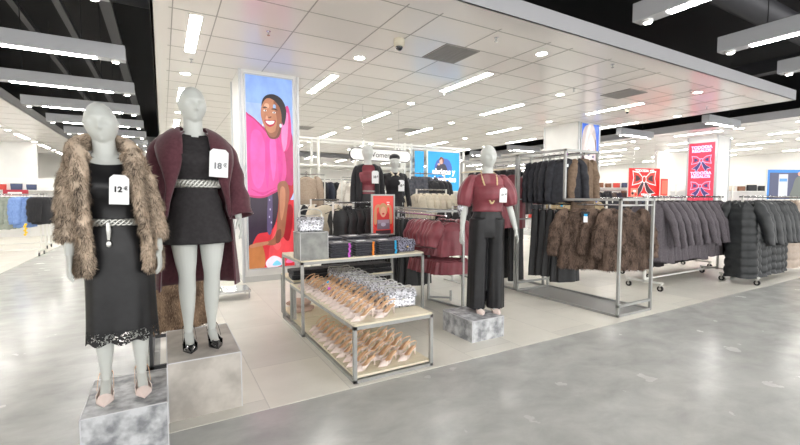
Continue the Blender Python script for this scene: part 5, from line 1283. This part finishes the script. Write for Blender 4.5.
bg_rail(8.2, 10.2, 3.0, 1.7, 14, [8, 1, 2, 0, 3, 6], 0, 'mixed tops beyond the face poster column', 'mixed tops beyond the face poster column')
bg_rail(12.6, 8.2, 3.2, 1.45, 14, [0, 7, 1, 3, 5], -.2, 'under the red bow poster', 'tops under the red bow poster')
bg_rail(12.2, 10.8, 4.2, 1.75, 16, [3, 0, 7, 5, 1], -.2, 'left of the red bow poster', 'tops left of the red bow poster')
bg_rail(-8.5, 17.2, 4.0, 1.5, 14, [4, 8, 6, 2, 9], 0, 'on the far left', 'tops on the far left stand')
bg_rail(3.4, 15.5, 5.0, 1.8, 18, [1, 4, 0, 2, 8, 9], 0, 'deep behind the open frame', 'tops deep behind the open frame')
# wall shelves on the far right and far left with bags and boxes
bagm = [bag_meshes(pm('bag_%d_%d_%d' % c, c, .6), .34, .24, .16)[0] for c in ((30, 30, 34), (120, 80, 56), (190, 60, 50), (60, 70, 100), (206, 196, 180))]
def wall_unit(x, y, L, levels, rz, label, dens=.42, top=2.2):
    r = empty('shelf_unit', (x, y, 0), rz); tag(r, 'white shelf unit ' + label, 'shelf unit')
    MB().box(0, L, .42, .46, 0, top).build('back_panel', M['white'], r)
    for z in levels: MB().box(0, L, 0, .42, z - .03, z).build('shelf', M['white'], r)
    bars(r, 'upright', [[(q, .02, 0), (q, .02, top)] for q in (0, L/2, L)], M['frame_white'], .04)
    k = 0
    for li, z in enumerate(levels):
        q = .25
        while q < L - .2:
            if random.random() < .85:
                px = x + q*math.cos(rz) - .2*math.sin(rz); py = y + q*math.sin(rz) + .2*math.cos(rz)
                o = link(random.choice(bagm), 'handbag', None, (px, py, z), rz + random.uniform(-.2, .2)); s = random.uniform(.8, 1.1); o.scale = (s, s, s)
                tag(o, '%s handbag along the %s shelf up, %s' % (ORD[k % 24], ORD[li], label), 'handbag', 'handbags on the unit ' + label)
            k += 1; q += dens
        k = 0
wall_unit(15.0, 14.0, 5.2, (.5, 1.0, 1.55, 1.95), -.45, 'beyond the red bow poster')
wall_unit(19.2, 9.6, 4.6, (.5, 1.1, 1.75), -.6, 'behind the blue wall poster', top=2.0)
wall_unit(-9.5, 20.0, 6.0, (.6, 1.2, 1.75), 0, 'against the far left wall')
# boxed goods and red case above the left rail
for i, (x, z, c, w, h) in enumerate(((-5.3, 1.52, (70, 110, 150), .22, .5), (-5.0, 1.52, (60, 80, 110), .12, .62), (-4.72, 1.52, (150, 96, 60), .26, .34), (-3.55, 1.52, (170, 40, 60), .5, .16))):
    r = empty('boxed_good', (x, 15.4, z)); tag(r, ('blue boxed article', 'tall dark blue article', 'brown leather case', 'low red case')[i] + ' on the shelf above the left jackets', 'box')
    MB().box(-w/2, w/2, -.1, .1, 0, h).build('body', pm('box_%d' % i, c, .6), r, bevel=.01); MB().box(-w*.3, w*.3, -.104, -.1, h*.3, h*.6).build('label_print', M['tagpaper'], r)
r = empty('shelf_unit', (-6.2, 15.2, 0)); tag(r, 'white shelf behind the left jackets holding boxes', 'shelf unit')
MB().box(0, 3.3, 0, .45, 1.48, 1.52).build('shelf', M['white'], r); bars(r, 'upright', [[(q, .4, 0), (q, .4, 1.48)] for q in (.1, 3.2)], M['frame_white'], .04)
# partition walls at depth
struct(MB().box(-14, -4.2, 21.2, 21.3, 0, 3.6).build('wall_left_partition', M['white']))
struct(MB().box(19.5, 25.9, 10.6, 10.75, 0, 3.6).build('wall_right_partition', m_wall))
# ================================================================ LIGHT AND CAMERA
w = bpy.data.worlds.new('World'); S.world = w; w.use_nodes = True
bgn = w.node_tree.nodes['Background']; bgn.inputs[0].default_value = (1.0, .99, .975, 1); bgn.inputs[1].default_value = 2.5  # even white fill added, entering where the shell is open behind the camera
cam = bpy.data.cameras.new('camera'); co = bpy.data.objects.new('camera', cam); COL.objects.link(co); S.camera = co
f_px = 414.0; cam.sensor_width = 36; cam.sensor_fit = 'HORIZONTAL'; cam.lens = 36*f_px/800; cam.clip_end = 200; cam.clip_start = .05
pitch = math.atan(24.5/f_px); yaw = math.radians(60.2)
co.location = (0, 0, 1.45); co.rotation_euler = (PI/2 - pitch, 0, yaw - PI/2)
S.view_settings.view_transform = 'Standard'; S.view_settings.look = 'None'; S.view_settings.exposure = 0.5; S.view_settings.gamma = 1; S.view_settings.use_curve_mapping = False
S.cycles.use_denoising = True; S.cycles.max_bounces = 8; S.cycles.diffuse_bounces = 5; S.cycles.glossy_bounces = 3; S.cycles.transparent_max_bounces = 8; S.cycles.sample_clamp_indirect = 6
for o in bpy.data.objects:
    if '_used' in o: del o['_used']
